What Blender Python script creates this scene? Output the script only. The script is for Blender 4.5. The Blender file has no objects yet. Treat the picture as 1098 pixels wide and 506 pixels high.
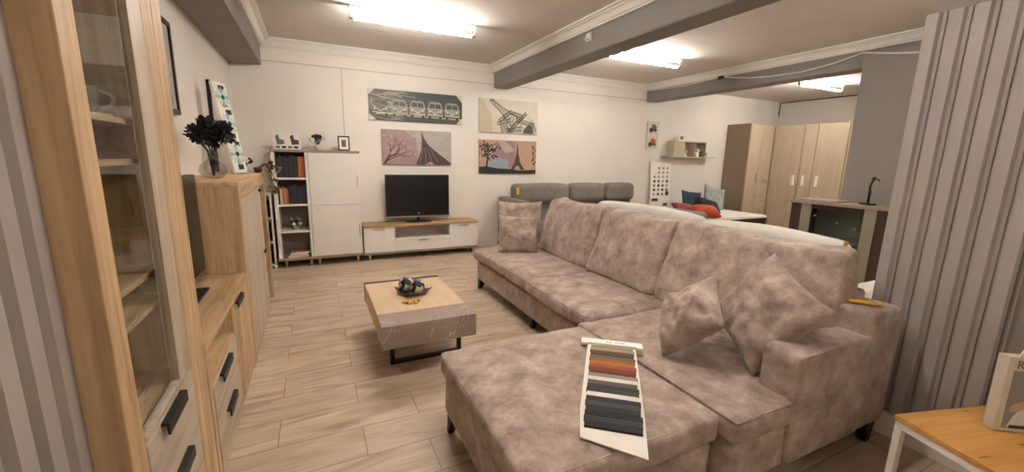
import bpy, bmesh, math, random
from mathutils import Vector, Matrix, noise
random.seed(7)
sc = bpy.context.scene
COL = sc.collection
R = math.radians

# ---------------------------------------------------------------- camera, world, exposure
cam_d = bpy.data.cameras.new('camera'); cam = bpy.data.objects.new('camera', cam_d); COL.objects.link(cam)
cam_d.sensor_fit = 'HORIZONTAL'; cam_d.sensor_width = 36.0
cam_d.lens = 438.3 / 1098 * 36.0
cam_d.clip_start = 0.02
yaw, pit, rol = R(25.82), R(10.82), R(1.22)
f_ = Vector((math.sin(yaw)*math.cos(pit), math.cos(yaw)*math.cos(pit), -math.sin(pit)))
r_ = Vector((math.cos(yaw), -math.sin(yaw), 0)); u_ = r_.cross(f_)
rr = math.cos(rol)*r_ + math.sin(rol)*u_; uu = -math.sin(rol)*r_ + math.cos(rol)*u_
M = Matrix((rr, uu, -f_)).transposed().to_4x4(); M.translation = Vector((0, 0, 1.5))
cam.matrix_world = M
sc.camera = cam
w = bpy.data.worlds.new('World'); sc.world = w; w.use_nodes = True
w.node_tree.nodes['Background'].inputs[0].default_value = (1, .9, .8, 1)
w.node_tree.nodes['Background'].inputs[1].default_value = 0.03
sc.view_settings.view_transform = 'Standard'; sc.view_settings.look = 'None'
sc.view_settings.exposure = 2.12; sc.view_settings.gamma = 1; sc.view_settings.use_curve_mapping = False
TUBE_POWER = 46.0
TUBE_COLOR = (1, .95, .87)

# ---------------------------------------------------------------- materials
def lin(h):
    h = h.lstrip('#'); c = [int(h[i:i+2], 16)/255 for i in (0, 2, 4)]
    return tuple((x/12.92 if x <= .04045 else ((x+.055)/1.055)**2.4) for x in c) + (1,)
MATS = {}
def base(name, rough=.6, metal=0.0, spec=.5):
    m = bpy.data.materials.new(name); m.use_nodes = True
    b = m.node_tree.nodes['Principled BSDF']
    b.inputs['Roughness'].default_value = rough; b.inputs['Metallic'].default_value = metal
    b.inputs['Specular IOR Level'].default_value = spec
    MATS[name] = m
    return m, m.node_tree, b
def ramp(nt, fac, stops):
    r = nt.nodes.new('ShaderNodeValToRGB'); e = r.color_ramp.elements
    while len(e) < len(stops): e.new(.5)
    for el, (p, c) in zip(e, stops):
        el.position = p; el.color = lin(c) if isinstance(c, str) else c
    nt.links.new(fac, r.inputs[0]); return r.outputs[0]
def coords(nt, scale=(1, 1, 1), loc=(0, 0, 0), kind='Object'):
    t = nt.nodes.new('ShaderNodeTexCoord'); mp = nt.nodes.new('ShaderNodeMapping')
    mp.inputs['Scale'].default_value = scale; mp.inputs['Location'].default_value = loc
    nt.links.new(t.outputs[kind], mp.inputs[0]); return mp.outputs[0]
def nz(nt, vec, scale, detail=4, rough=.5, dist=0):
    n = nt.nodes.new('ShaderNodeTexNoise'); n.inputs['Scale'].default_value = scale
    n.inputs['Detail'].default_value = detail; n.inputs['Roughness'].default_value = rough
    n.inputs['Distortion'].default_value = dist
    nt.links.new(vec, n.inputs[0]); return n.outputs[0]
def bump(nt, b, h, strength=.2, dist=.01):
    bp = nt.nodes.new('ShaderNodeBump'); bp.inputs['Strength'].default_value = strength
    bp.inputs['Distance'].default_value = dist
    nt.links.new(h, bp.inputs['Height']); nt.links.new(bp.outputs[0], b.inputs['Normal'])
def mix(nt, a, bb, fac, mode='MIX'):
    x = nt.nodes.new('ShaderNodeMix'); x.data_type = 'RGBA'; x.blend_type = mode
    for s, i in ((a, 6), (bb, 7)):
        if isinstance(s, (tuple, list)): x.inputs[i].default_value = s
        else: nt.links.new(s, x.inputs[i])
    if isinstance(fac, float): x.inputs[0].default_value = fac
    else: nt.links.new(fac, x.inputs[0])
    return x.outputs[2]
def plain(name, c, rough=.6, metal=0.0, spec=.5, var=.06, scale=9):
    m, nt, b = base(name, rough, metal, spec)
    k = lin(c) if isinstance(c, str) else c
    v = coords(nt); n = nz(nt, v, scale, 3)
    lo = tuple(x*(1-var) for x in k[:3]) + (1,); hi = tuple(min(1, x*(1+var)) for x in k[:3]) + (1,)
    nt.links.new(ramp(nt, n, [(.3, lo), (.7, hi)]), b.inputs['Base Color'])
    return m
def fabric(name, stops, scale=5.0, rough=.8, fine=90, bs=.25):
    m, nt, b = base(name, rough, 0, .25)
    v = coords(nt)
    n = nz(nt, v, scale, 10, .70, .12)
    c = ramp(nt, n, stops)
    n2 = nz(nt, v, fine, 2)
    c2 = mix(nt, c, ramp(nt, n2, [(.3, (.8, .8, .8, 1)), (.7, (1.1, 1.1, 1.1, 1))]), .35, 'MULTIPLY')
    nt.links.new(c2, b.inputs['Base Color'])
    b.inputs['Sheen Weight'].default_value = .15
    bump(nt, b, nz(nt, v, 40, 6, .6), bs, .004)
    return m
def wood(name, stops, axis='z', crack=True, rough=.5, s=1.0, knots=0.5):
    m, nt, b = base(name, rough, 0, .35)
    sv = {'x': (1.2, 14, 14), 'y': (14, 1.2, 14), 'z': (14, 14, 1.2)}[axis]
    v = coords(nt, tuple(k*s for k in sv))
    n = nz(nt, v, 1.0, 7, .6, .6)
    c = ramp(nt, n, stops)
    sv2 = {'x': (3, 90, 90), 'y': (90, 3, 90), 'z': (90, 90, 3)}[axis]
    v2 = coords(nt, tuple(k*s for k in sv2)); n2 = nz(nt, v2, 1.0, 3)
    c = mix(nt, c, ramp(nt, n2, [(.3, (.75, .72, .68, 1)), (.6, (1, 1, 1, 1))]), .4, 'MULTIPLY')
    if crack:
        sv3 = {'x': (5, 60, 60), 'y': (60, 5, 60), 'z': (60, 60, 5)}[axis]
        v3 = coords(nt, sv3, (3, 1, 7)); n3 = nz(nt, v3, 1.0, 3, .55)
        k3 = nz(nt, coords(nt, (2.5, 2.5, 2.5), (1, 5, 2)), 1.0, 2)
        msk = mix(nt, (0, 0, 0, 1), ramp(nt, n3, [(.63, (0, 0, 0, 1)), (.68, (.8, .8, .8, 1))]), ramp(nt, k3, [(.42, (0, 0, 0, 1)), (.56, (1, 1, 1, 1))]))
        c = mix(nt, c, lin('#5b3f27'), msk)
    nt.links.new(c, b.inputs['Base Color'])
    bump(nt, b, n2, .12, .003)
    return m
def glass(name, tint=(1, 1, 1, 1), rough=0.0, ior=1.35):
    m = bpy.data.materials.new(name); m.use_nodes = True; nt = m.node_tree
    nt.nodes.remove(nt.nodes['Principled BSDF']); out = nt.nodes['Material Output']
    tr = nt.nodes.new('ShaderNodeBsdfTransparent'); tr.inputs[0].default_value = tint
    gl = nt.nodes.new('ShaderNodeBsdfGlossy'); gl.inputs['Roughness'].default_value = .02
    fr = nt.nodes.new('ShaderNodeFresnel'); fr.inputs[0].default_value = ior
    ge = nt.nodes.new('ShaderNodeNewGeometry'); k1 = nt.nodes.new('ShaderNodeMath'); k1.operation = 'SUBTRACT'; k1.inputs[0].default_value = 1
    nt.links.new(ge.outputs['Backfacing'], k1.inputs[1]); k2 = nt.nodes.new('ShaderNodeMath'); k2.operation = 'MULTIPLY'
    nt.links.new(k1.outputs[0], k2.inputs[0]); nt.links.new(fr.outputs[0], k2.inputs[1])
    mx = nt.nodes.new('ShaderNodeMixShader'); nt.links.new(k2.outputs[0], mx.inputs[0])
    nt.links.new(tr.outputs[0], mx.inputs[1]); nt.links.new(gl.outputs[0], mx.inputs[2]); nt.links.new(mx.outputs[0], out.inputs[0])
    MATS[name] = m; return m
def emit(name, c, s):
    m = bpy.data.materials.new(name); m.use_nodes = True; nt = m.node_tree
    b = nt.nodes['Principled BSDF']; b.inputs['Base Color'].default_value = (.9, .9, .9, 1)
    b.inputs['Emission Color'].default_value = c + (1,); b.inputs['Emission Strength'].default_value = s
    MATS[name] = m; return m

SOFA = fabric('taupe_suede', [(.32, '#7b6a61'), (.45, '#9a877c'), (.55, '#ac988d'), (.70, '#c6b5aa')], 8.5, bs=.35)
GREYF = fabric('grey_fabric', [(.3, '#6e675f'), (.7, '#857d75')], 8, fine=200)
WHITEF = fabric('offwhite_fabric', [(.3, '#c9c2b8'), (.7, '#d8d2c9')], 6, fine=200)
WALL = plain('wall_paint', '#ded6cd', .75, var=.03, scale=1.3)
CEIL = plain('ceiling_paint', '#d6cec6', .8, var=.04, scale=1.5)
BEAM = plain('beam_grey_paint', '#837d79', .6, var=.05, scale=3)
WHITEP = plain('white_paint', '#ddd6ce', .5, var=.02)
SLAT = plain('taupe_slat_paint', '#a59d98', .55, var=.04, scale=4)
RAIL = plain('rail_paint', '#b3a99f', .7)
COLUMN = plain('column_paint', '#8a827d', .7, var=.03, scale=2)
OAKZ = wood('oak_vertical', [(.3, '#94785a'), (.45, '#b99872'), (.6, '#ceae86'), (.75, '#d9bd97')], 'z')
OAKY = wood('oak_lengthwise', [(.3, '#94785a'), (.45, '#b99872'), (.6, '#ceae86'), (.75, '#d9bd97')], 'y')
OAKX = wood('oak_crosswise', [(.3, '#94785a'), (.45, '#b99872'), (.6, '#ceae86'), (.75, '#d9bd97')], 'x')
WASHZ = wood('washed_oak_vertical', [(.3, '#a3937f'), (.5, '#bdae9a'), (.7, '#cdbfad')], 'z', crack=False)
WASHY = wood('washed_oak_lengthwise', [(.3, '#a3937f'), (.5, '#bdae9a'), (.7, '#cdbfad')], 'y', crack=False)
OAKTOP = wood('smooth_oak', [(.3, '#a5845c'), (.7, '#bf9b70')], 'x', crack=False, knots=0)
GREYOAK = wood('greyed_oak', [(.3, '#8d7b68'), (.7, '#a28f7a')], 'x', crack=False)
TABLEOAK = wood('knotty_oak', [(.3, '#b8813f'), (.5, '#cf9a55'), (.7, '#dcab68')], 'x', s=.7)
BEIGEW = wood('pale_table_oak', [(.3, '#cbb08f'), (.7, '#d5bc9c')], 'y', crack=False)
WARDB = plain('brown_grey_board', '#8c7866', .6, var=.03)
WARDL = wood('linen_oak', [(.3, '#b3a18a'), (.7, '#c0af99')], 'z', crack=False)
WARDD = wood('linen_oak_drawer', [(.3, '#b8a992'), (.7, '#c6b8a2')], 'x', crack=False)
DARKW = wood('wenge', [(.3, '#33231c'), (.7, '#4a352b')], 'z', crack=False)
BLACK = plain('black_plastic', '#131212', .4)
BLACKM = plain('black_metal', '#1a1817', .45, .3)
SCREEN = plain('tv_screen', '#060608', .3, 0, .5, 0)
WHITEM = plain('white_metal', '#e6e2dc', .4)
METAL = plain('brushed_metal', '#b5aea5', .35, .8)
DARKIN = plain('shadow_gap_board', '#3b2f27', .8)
BLACKPETAL = plain('black_petal', '#161316', .7)
WOODFOOT = plain('wooden_foot', '#b79a78', .5)
YELLOW = plain('yellow_paper', '#d9a92c', .6)
CARD = plain('white_card', '#e9e2d8', .6, var=.02)
GLASS = glass('clear_glass', (.93, .96, .95, 1))
GLASSV = glass('vase_glass', (.90, .91, .90, 1), ior=1.8)
PORC = plain('porcelain', '#d8cfc0', .25)
MIRROR = plain('mirror_silver', '#d5d3cf', .03, 1.0, .5, 0)
TUBE = emit('lit_tube', TUBE_COLOR, TUBE_POWER)

def floor_mat():
    m, nt, b = base('plank_tile_floor', .42, 0, .4)
    v = coords(nt, (1, 1, 1), (-.16, -1.706, 0))
    br = nt.nodes.new('ShaderNodeTexBrick')
    br.offset = .57; br.offset_frequency = 2; br.squash = 1
    br.inputs['Scale'].default_value = 1; br.inputs['Brick Width'].default_value = .73
    br.inputs['Row Height'].default_value = .2475; br.inputs['Mortar Size'].default_value = .0022
    br.inputs['Mortar Smooth'].default_value = .3
    br.inputs['Color1'].default_value = (0, 0, 0, 1); br.inputs['Color2'].default_value = (1, 1, 1, 1)
    br.inputs['Mortar'].default_value = (.5, .5, .5, 1)
    nt.links.new(v, br.inputs[0])
    # shift the grain on each plank
    sep = nt.nodes.new('ShaderNodeVectorMath'); sep.operation = 'MULTIPLY_ADD'
    nt.links.new(br.outputs['Color'], sep.inputs[0]); sep.inputs[1].default_value = (3.7, 9.1, 5.3)
    t = nt.nodes.new('ShaderNodeTexCoord'); nt.links.new(t.outputs['Object'], sep.inputs[2])
    mp = nt.nodes.new('ShaderNodeMapping'); mp.inputs['Scale'].default_value = (1.6, 9, 1)
    nt.links.new(sep.outputs[0], mp.inputs[0])
    g = nz(nt, mp.outputs[0], 1.0, 8, .62, 1.1)
    c = ramp(nt, g, [(.28, '#9a846e'), (.42, '#b9a48c'), (.55, '#cdb9a1'), (.72, '#dccab4')])
    mp2 = nt.nodes.new('ShaderNodeMapping'); mp2.inputs['Scale'].default_value = (4, 70, 1)
    nt.links.new(sep.outputs[0], mp2.inputs[0]); g2 = nz(nt, mp2.outputs[0], 1.0, 3)
    c = mix(nt, c, ramp(nt, g2, [(.3, (.8, .77, .73, 1)), (.65, (1, 1, 1, 1))]), .45, 'MULTIPLY')
    c = mix(nt, c, ramp(nt, br.outputs['Color'], [(0, (.86, .85, .85, 1)), (1, (1.0, 1.0, 1.0, 1))]), .8, 'MULTIPLY')
    c = mix(nt, c, lin('#6a5c4e'), br.outputs['Fac'])
    nt.links.new(c, b.inputs['Base Color'])
    bump(nt, b, g2, .08, .002)
    return m
FLOOR = floor_mat()

def marble_mat():
    m, nt, b = base('grey_marble', .3, 0, .5)
    v = coords(nt)
    n = nz(nt, v, 3.5, 6, .6, .8)
    c = ramp(nt, n, [(.3, '#857367'), (.7, '#a08e82')])
    n2 = nz(nt, v, 3.0, 5, .55, 1.6)
    vein = ramp(nt, n2, [(.485, (0, 0, 0, 1)), (.5, (1, 1, 1, 1)), (.515, (0, 0, 0, 1))])
    n3 = nz(nt, v, 2.5, 2)
    vm = mix(nt, vein, (0, 0, 0, 1), ramp(nt, n3, [(.45, (1, 1, 1, 1)), (.6, (0.2, .2, .2, 1))]))
    c = mix(nt, c, lin('#d2c8be'), vm)
    nt.links.new(c, b.inputs['Base Color']); return m
MARBLE = marble_mat()

# ---------------------------------------------------------------- mesh builder
class MB:
    def __init__(s): s.v = []; s.f = []; s.m = []; s.sm = []; s.mats = []
    def mi(s, mat):
        if mat not in s.mats: s.mats.append(mat)
        return s.mats.index(mat)
    def add(s, vs, fs, mat=None, smooth=False, X=None):
        o = len(s.v); k = s.mi(mat)
        s.v += [tuple(X @ Vector(p)) if X else tuple(p) for p in vs]
        for f in fs: s.f.append([o+i for i in f]); s.m.append(k); s.sm.append(smooth)
    def box(s, x0, x1, y0, y1, z0, z1, mat=None, X=None):
        vs = [(x, y, z) for x in (x0, x1) for y in (y0, y1) for z in (z0, z1)]
        s.add(vs, [(0, 1, 3, 2), (4, 6, 7, 5), (0, 4, 5, 1), (2, 3, 7, 6), (0, 2, 6, 4), (1, 5, 7, 3)], mat, X=X)
    def prism(s, poly, axis, a, b, mat=None, X=None, smooth=False):
        """poly in the two other axes (order x,y,z without axis), extruded a..b along axis"""
        def P(p, t):
            q = list(p); q.insert('xyz'.index(axis), t); return q
        n = len(poly); vs = [P(p, a) for p in poly] + [P(p, b) for p in poly]
        fs = [tuple(range(n))[::-1], tuple(range(n, 2*n))] + [(i, (i+1) % n, n+(i+1) % n, n+i) for i in range(n)]
        s.add(vs, fs, mat, smooth, X)
    def tube(s, pts, r, mat=None, n=8, closed=False, X=None, r1=None):
        pts = [Vector(p) for p in pts]; m = len(pts); vs = []; prev = None
        for i, p in enumerate(pts):
            if closed: t = pts[(i+1) % m] - pts[i-1]
            else: t = pts[min(i+1, m-1)] - pts[max(i-1, 0)]
            t.normalize()
            if prev is None:
                a = t.orthogonal().normalized()
            else:
                a = (prev - t*prev.dot(t)).normalized()
            prev = a; b = t.cross(a)
            rad = r if r1 is None else r + (r1-r)*i/(m-1)
            for k in range(n):
                an = 2*math.pi*k/n; vs.append(p + rad*(math.cos(an)*a + math.sin(an)*b))
        fs = []
        for i in range(m if closed else m-1):
            for k in range(n):
                j = (i+1) % m
                fs.append((i*n+k, i*n+(k+1) % n, j*n+(k+1) % n, j*n+k))
        if not closed: fs += [tuple(range(n))[::-1], tuple(range((m-1)*n, m*n))]
        s.add(vs, fs, mat, True, X)
    def lathe(s, prof, c=(0, 0, 0), mat=None, n=24, X=None):
        vs = []; m = len(prof)
        for r, z in prof:
            for k in range(n):
                a = 2*math.pi*k/n; vs.append((c[0]+r*math.cos(a), c[1]+r*math.sin(a), c[2]+z))
        fs = [(i*n+k, i*n+(k+1) % n, (i+1)*n+(k+1) % n, (i+1)*n+k) for i in range(m-1) for k in range(n)]
        s.add(vs, fs, mat, True, X)
    def sphere(s, c, r, mat=None, n=14, sc_=(1, 1, 1), X=None):
        vs = []; h = n//2
        for i in range(h+1):
            t = math.pi*i/h
            for k in range(n):
                a = 2*math.pi*k/n
                vs.append((c[0]+r*sc_[0]*math.sin(t)*math.cos(a), c[1]+r*sc_[1]*math.sin(t)*math.sin(a), c[2]+r*sc_[2]*math.cos(t)))
        fs = [(i*n+k, (i+1)*n+k, (i+1)*n+(k+1) % n, i*n+(k+1) % n) for i in range(h) for k in range(n)]
        s.add(vs, fs, mat, True, X)
    def build(s, name, mat=None, parent=None, bevel=0, label=None):
        me = bpy.data.meshes.new(name); me.from_pydata(s.v, [], s.f)
        for mm in s.mats: me.materials.append(mm or mat)
        for p, k, q in zip(me.polygons, s.m, s.sm): p.material_index = k; p.use_smooth = q
        bm = bmesh.new(); bm.from_mesh(me); bmesh.ops.remove_doubles(bm, verts=bm.verts, dist=1e-5)
        bmesh.ops.recalc_face_normals(bm, faces=bm.faces); bm.to_mesh(me); bm.free()
        o = bpy.data.objects.new(name, me); COL.objects.link(o)
        if parent: o.parent = parent
        if bevel:
            b = o.modifiers.new('bevel', 'BEVEL'); b.width = bevel; b.segments = 2; b.limit_method = 'ANGLE'; b.angle_limit = R(40)
        if label: o['label'] = label
        return o
def tag(o, label, cat, group=None):
    o['label'] = label; o['category'] = cat
    if group: o['group'] = group
    return o
def thing(name, label, cat, loc=(0, 0, 0), rotz=0, group=None, rot=None):
    o = bpy.data.objects.new(name, None); COL.objects.link(o); o.empty_display_size = .1
    o.location = loc; o.rotation_euler = rot or (0, 0, rotz)
    return tag(o, label, cat, group)
def struct(o): o['kind'] = 'structure'; return o
def bx(name, b, mat, parent=None, bevel=0, label=None):
    m = MB(); m.box(*b, mat); return m.build(name, mat, parent, bevel, label)
def copy_tree(o, parent=None):
    c = o.copy(); COL.objects.link(c); c.parent = parent
    for ch in [k for k in COL.objects if k.parent == o]: copy_tree(ch, c)
    return c
def axes(right, up, loc):
    """matrix with x=right, z=up, y=depth"""
    r = Vector(right).normalized(); u = Vector(up); u = (u - r*u.dot(r)).normalized(); d = u.cross(r)
    m = Matrix((r, d, u)).transposed().to_4x4(); m.translation = Vector(loc); return m

def soft_box(name, x0, x1, y0, y1, z0, z1, mat, parent, r=.04, crown=.02, axis='z', wr=.006, seed=0, n=18, label=None, wscale=3.0, taper=None, X=None):
    """rounded, slightly crowned, slightly wrinkled upholstered block"""
    bm = bmesh.new()
    S = Vector((x1-x0, y1-y0, z1-z0)); C = Vector(((x0+x1)/2, (y0+y1)/2, (z0+z1)/2))
    bmesh.ops.create_cube(bm, size=1)
    bmesh.ops.subdivide_edges(bm, edges=bm.edges, cuts=n, use_grid_fill=True)
    H = S/2
    for v in bm.verts:
        p0 = Vector([math.copysign(min(1, abs(2*c))**.75, c) for c in v.co])   # concentrate near the edges
        p = Vector((p0[0]*H[0], p0[1]*H[1], p0[2]*H[2]))
        q = Vector([max(-(H[i]-r), min(H[i]-r, p[i])) for i in range(3)])
        d = p-q
        if d.length > 1e-9: p = q + d.normalized()*r
        ai = 'xyz'.index(axis); o = [i for i in range(3) if i != ai]
        k = (1-(p[o[0]]/H[o[0]])**2)*(1-(p[o[1]]/H[o[1]])**2)
        p[ai] += math.copysign(crown*max(0, k)**.6, p[ai]) if abs(p[ai]) > H[ai]*.3 else 0
        if taper: p = Vector(taper(p[0]/H[0], p[1]/H[1], p[2]/H[2], p))
        nn = noise.noise_vector(p*wscale + Vector((seed*7.3, seed*3.1, seed))) * wr*1.6 + noise.noise_vector(p*wscale*3.3 + Vector((seed, 5, 9)))*wr*.7
        v.co = p + nn + C
    me = bpy.data.meshes.new(name); bm.to_mesh(me); bm.free(); me.materials.append(mat)
    for p in me.polygons: p.use_smooth = True
    o = bpy.data.objects.new(name, me); COL.objects.link(o); o.parent = parent
    if X: o.matrix_local = X
    if label: o['label'] = label
    return o

def cushion(name, label, w_, h_, t_, mat, X, n=28, seed=0, group=None, wr=.012, piping=None):
    """a square scatter cushion: x width, z height, y depth; pinched corners, creases"""
    vs = []; fs = []
    for side in (1, -1):
        for i in range(n+1):
            for j in range(n+1):
                u = -1+2*i/n; v = -1+2*j/n
                k = max(0, (1-u**2))*max(0, (1-v**2))
                th = t_/2*(k**.42)
                x = u*w_/2*(1-.10*(1-v*v)*abs(u)); z = v*h_/2*(1-.10*(1-u*u)*abs(v))
                e = min(1, 4*(1-max(abs(u), abs(v))))
                cr = noise.noise(Vector((u*2.2+seed, v*2.2, side*3+seed)))*wr*2 + noise.noise(Vector((u*5+v*2+seed*2, v*5-u*2, side)))*wr
                rad = math.sin(9*math.atan2(v, u)+seed)*wr*.35*min(1, math.hypot(u, v))
                vs.append((x, side*(th + (cr+rad)*e*(k**.3)), z))
    N = (n+1)*(n+1)
    for s in (0, 1):
        for i in range(n):
            for j in range(n):
                a = s*N+i*(n+1)+j; q = (a, a+1, a+n+2, a+n+1)
                fs.append(q if s else q[::-1])
    m = MB(); m.add(vs, fs, mat, True)
    if piping:
        pts = []
        for (ua, va, ub, vb) in ((-1, -1, 1, -1), (1, -1, 1, 1), (1, 1, -1, 1), (-1, 1, -1, -1)):
            for q in range(10):
                u = ua+(ub-ua)*q/10; v = va+(vb-va)*q/10
                pts.append((u*w_/2*(1-.10*(1-v*v)*abs(u)), 0, v*h_/2*(1-.10*(1-u*u)*abs(v))))
        m.tube(pts, .005, mat, 6, True)
    o = m.build(name, mat); o.matrix_world = X
    tag(o, label, 'cushion', group); return o

# ================================================================ SETTING
CZ = 2.93
b = MB(); b.box(-.95, 10.2, -2.6, 6.5, -.1, 0); struct(b.build('floor', FLOOR))
b = MB(); b.box(-.95, 10.2, -2.6, 6.5, CZ, CZ+.1); struct(b.build('ceiling', CEIL))
struct(bx('wall_back', (-.97, 10.2, 6.4, 6.5, 0, CZ), WALL))
struct(bx('wall_left', (-.97, -.87, 1.17, 6.4, 0, CZ), WALL))
struct(bx('wall_right', (10.1, 10.2, -2.5, 6.4, 0, CZ), WALL))
struct(bx('wall_front', (-.97, 10.2, -2.6, -2.5, 0, CZ), WALL))
struct(bx('wall_near_left', (-.97, -.57, -2.5, 1.17, 0, CZ), WALL))
struct(bx('wall_near_right', (2.865, 3.0, -2.5, 1.09, 0, CZ), COLUMN))
def slats(y_list, x, sgn, z0, z1, name):
    m = MB(); ys = sorted(y_list); a = ys[0]; bb = ys[-1]
    m.box(min(x, x-sgn*.02), max(x, x-sgn*.02), a, bb, z0, z1, SLAT)
    y = bb
    while y - .046 > a-.001:
        poly = [(x-.001*sgn, y), (x+.018*sgn, y-.003), (x+.018*sgn, y-.050), (x-.001*sgn, y-.060)]
        m.prism(poly, 'z', z0, z1, SLAT); 
        m.box(min(x, x+.008*sgn), max(x, x+.008*sgn), y-.0775, y-.0755, z0, z1, SLAT)
        y -= .088
    return struct(m.build(name, SLAT))
slats((.63, 1.12), 2.855, -1, .132, 2.25, 'wall_slats_right')
slats((.50, 1.228), -.549, 1, .02, 2.6, 'wall_slats_left')
# beams with mouldings
def cornice(name, pts_fn):
    pass
PROF = [(0, 0), (.028, 0), (.028, .018), (.040, .022), (.060, .060), (.075, .072), (.090, .072), (.090, .082), (.115, .088), (.115, .105), (0, .105)]
def cornice_x(x0, x1, ywall, name):     # along x, against a wall at y (projects to -y)
    m = MB(); m.prism([(ywall-p, CZ-.105+q) for p, q in PROF], 'x', x0, x1, WHITEP); struct(m.build(name, WHITEP))
def cornice_y(y0, y1, xface, sgn, name):
    m = MB(); m.prism([(xface+sgn*p, CZ-.105+q) for p, q in PROF], 'y', y0, y1, WHITEP); struct(m.build(name, WHITEP))
struct(bx('trim_1', (-.87, -.52, 1.25, 6.4, 2.6, CZ), BEAM, bevel=.004))
struct(bx('trim_2', (2.71, 2.99, 1.12, 6.4, 2.6, CZ), BEAM, bevel=.02))
struct(bx('trim_3', (5.95, 6.23, -2.5, 6.4, 2.63, CZ), BEAM, bevel=.012))
cornice_x(-.52, 2.71, 6.4, 'trim_4'); cornice_x(2.99, 5.95, 6.4, 'trim_5')
cornice_y(1.25, 6.4, -.52, 1, 'trim_6'); cornice_y(1.12, 6.4, 2.71, -1, 'trim_7'); cornice_y(1.12, 6.4, 5.95, -1, 'trim_8')
m = MB(); m.box(2.99, 5.95, 6.392, 6.4, 2.655, 2.665); m.box(-.52, 2.71, 6.392, 6.4, 2.655, 2.665); struct(m.build('trim_9', RAIL))
m = MB(); m.box(.423, .433, 6.394, 6.4, 1.54, 2.655); struct(m.build('trim_10', RAIL))
m = MB(); m.prism([(2.822, 0), (2.865, 0), (2.865, .13), (2.827, .13), (2.822, .124)], 'y', -2.4, 1.118, WHITEP); struct(m.build('baseboard_right', WHITEP))
m = MB(); m.box(.6, 8.3, 6.385, 6.4, 0, .1); struct(m.build('baseboard_back', WHITEP))
struct(bx('wall_column', (5.83, 5.945, 1.85, 2.79, 0, 2.75), COLUMN))

# sagging white cable on the second beam
cab = [(5.93, 6.35, 2.816), (5.93, 5.45, 2.80), (5.93, 4.75, 2.83), (5.93, 4.3, 2.745), (5.93, 3.95, 2.71), (5.93, 3.53, 2.70), (5.93, 3.17, 2.735), (5.93, 2.86, 2.80), (5.815, 2.74, 2.765), (5.80, 2.5, 2.71), (5.80, 2.2, 2.66), (5.82, 1.9, 2.63)]
m = MB(); m.tube(cab, .010, WHITEP, 6); m.box(5.915, 5.95, 4.70, 4.80, 2.80, 2.86, BLACKM)
tag(m.build('cable', WHITEP), 'white electric cable sagging along the side of the second grey ceiling beam', 'cable')
m = MB(); m.tube([(10.05, 6.36, 2.6), (10.05, 6.36, 2.90), (10.05, 6.2, 2.90), (10.05, 3.5, 2.90)], .012, DARKW, 6)
tag(m.build('wall_pipe', DARKW), 'thin brown pipe running along the top of the far right wall', 'pipe')
m = MB(); m.box(2.685, 2.71, 3.78, 3.86, 2.72, 2.80); m.tube([(2.68, 3.82, 2.74), (2.65, 3.82, 2.74)], .012)
tag(m.build('wall_hook', WHITEP), 'small white bracket fixed to the side of the main grey beam', 'hook')

# ---------------------------------------------------------------- fluorescent lamps
def lamp(x0, x1, y, label):
    t = thing('fluorescent_lamp', label, 'ceiling light', ((x0+x1)/2, y, CZ), group='fluorescent tube lamps on the ceiling')
    L = (x1-x0)/2
    m = MB(); m.box(-L, L, -.028, .028, -.045, 0); m.build('housing', WHITEM, t, .004)
    for s in (-1, 1):
        m = MB(); m.prism([(s*(L-.012), -.04), (s*L, -.04), (s*L, -.13), (s*(L-.012), -.13)], 'y', -.014, .014)
        m.tube([(s*L, 0, -.115), (s*(L-.05), 0, -.115)], .016); m.build('socket', METAL, t)
    m = MB(); m.tube([(-(L-.045), 0, -.115), (L-.045, 0, -.115)], .014, TUBE, 12); m.build('tube', TUBE, t)
    return t
lamp(.40, 1.72, 4.60, 'bare fluorescent tube lamp on the ceiling above the coffee table')
lamp(3.50, 4.80, 4.55, 'bare fluorescent tube lamp half hidden behind the main grey beam')
lamp(7.45, 8.75, 4.45, 'bare fluorescent tube lamp nearest the far wardrobes')
lamp(.45, 1.77, 1.55, 'added unseen fluorescent tube lamp above the viewer')  # added out of view to brighten the sofa and floor
lamp(1.0, 1.75, -2.0, 'added short unseen fluorescent tube lamp farthest behind the viewer')  # extra half-strength fill behind the camera, lifts the armrest and lower slats
lamp(3.50, 4.80, .9, 'added unseen fluorescent tube lamp beyond the grey partition wall')  # added fill out of view, lights the white sofa area
lamp(7.45, 8.75, .9, 'added unseen fluorescent tube lamp beyond the grey column')  # another unseen lamp, added only for more fill light

# ================================================================ SOFA
t = thing('corner_sofa', 'large taupe suede corner sofa with loose back cushions in the middle of the room', 'sofa', (2.1, 2.6, 0))
P = Matrix.Translation((-2.1, -2.6, 0))
def sb(name, b_, r=.03, crown=.0, axis='z', wr=.004, seed=0, mat=SOFA, par=None, n=18, taper=None, **k):
    o = soft_box(name, b_[0]-2.1, b_[1]-2.1, b_[2]-2.6, b_[3]-2.6, b_[4], b_[5], mat, par or t, r, crown, axis, wr, seed, n, taper=taper, **k); return o
sb('base', (1.64, 2.72, 2.1, 4.32, .11, .328), r=.025, seed=1)
sb('base', (1.515, 2.70, .96, 2.12, .11, .328), r=.025, seed=2)
sb('seat_gap_shade', (1.68, 2.4, 1.15, 4.2, .30, .36), r=.01, mat=BLACK); sb('seat_cushion', (1.605, 2.42, 3.07, 4.37, .340, .465), r=.045, crown=.015, seed=3, wr=.008)  # black inner block put in as the shade in the gap under the cushions
sb('seat_cushion', (1.60, 2.42, 2.09, 3.065, .340, .462), r=.045, crown=.015, seed=4, wr=.008)
sb('seat_cushion', (1.485, 2.42, .93, 2.085, .340, .455), r=.04, crown=.012, seed=5, wr=.008)
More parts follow.
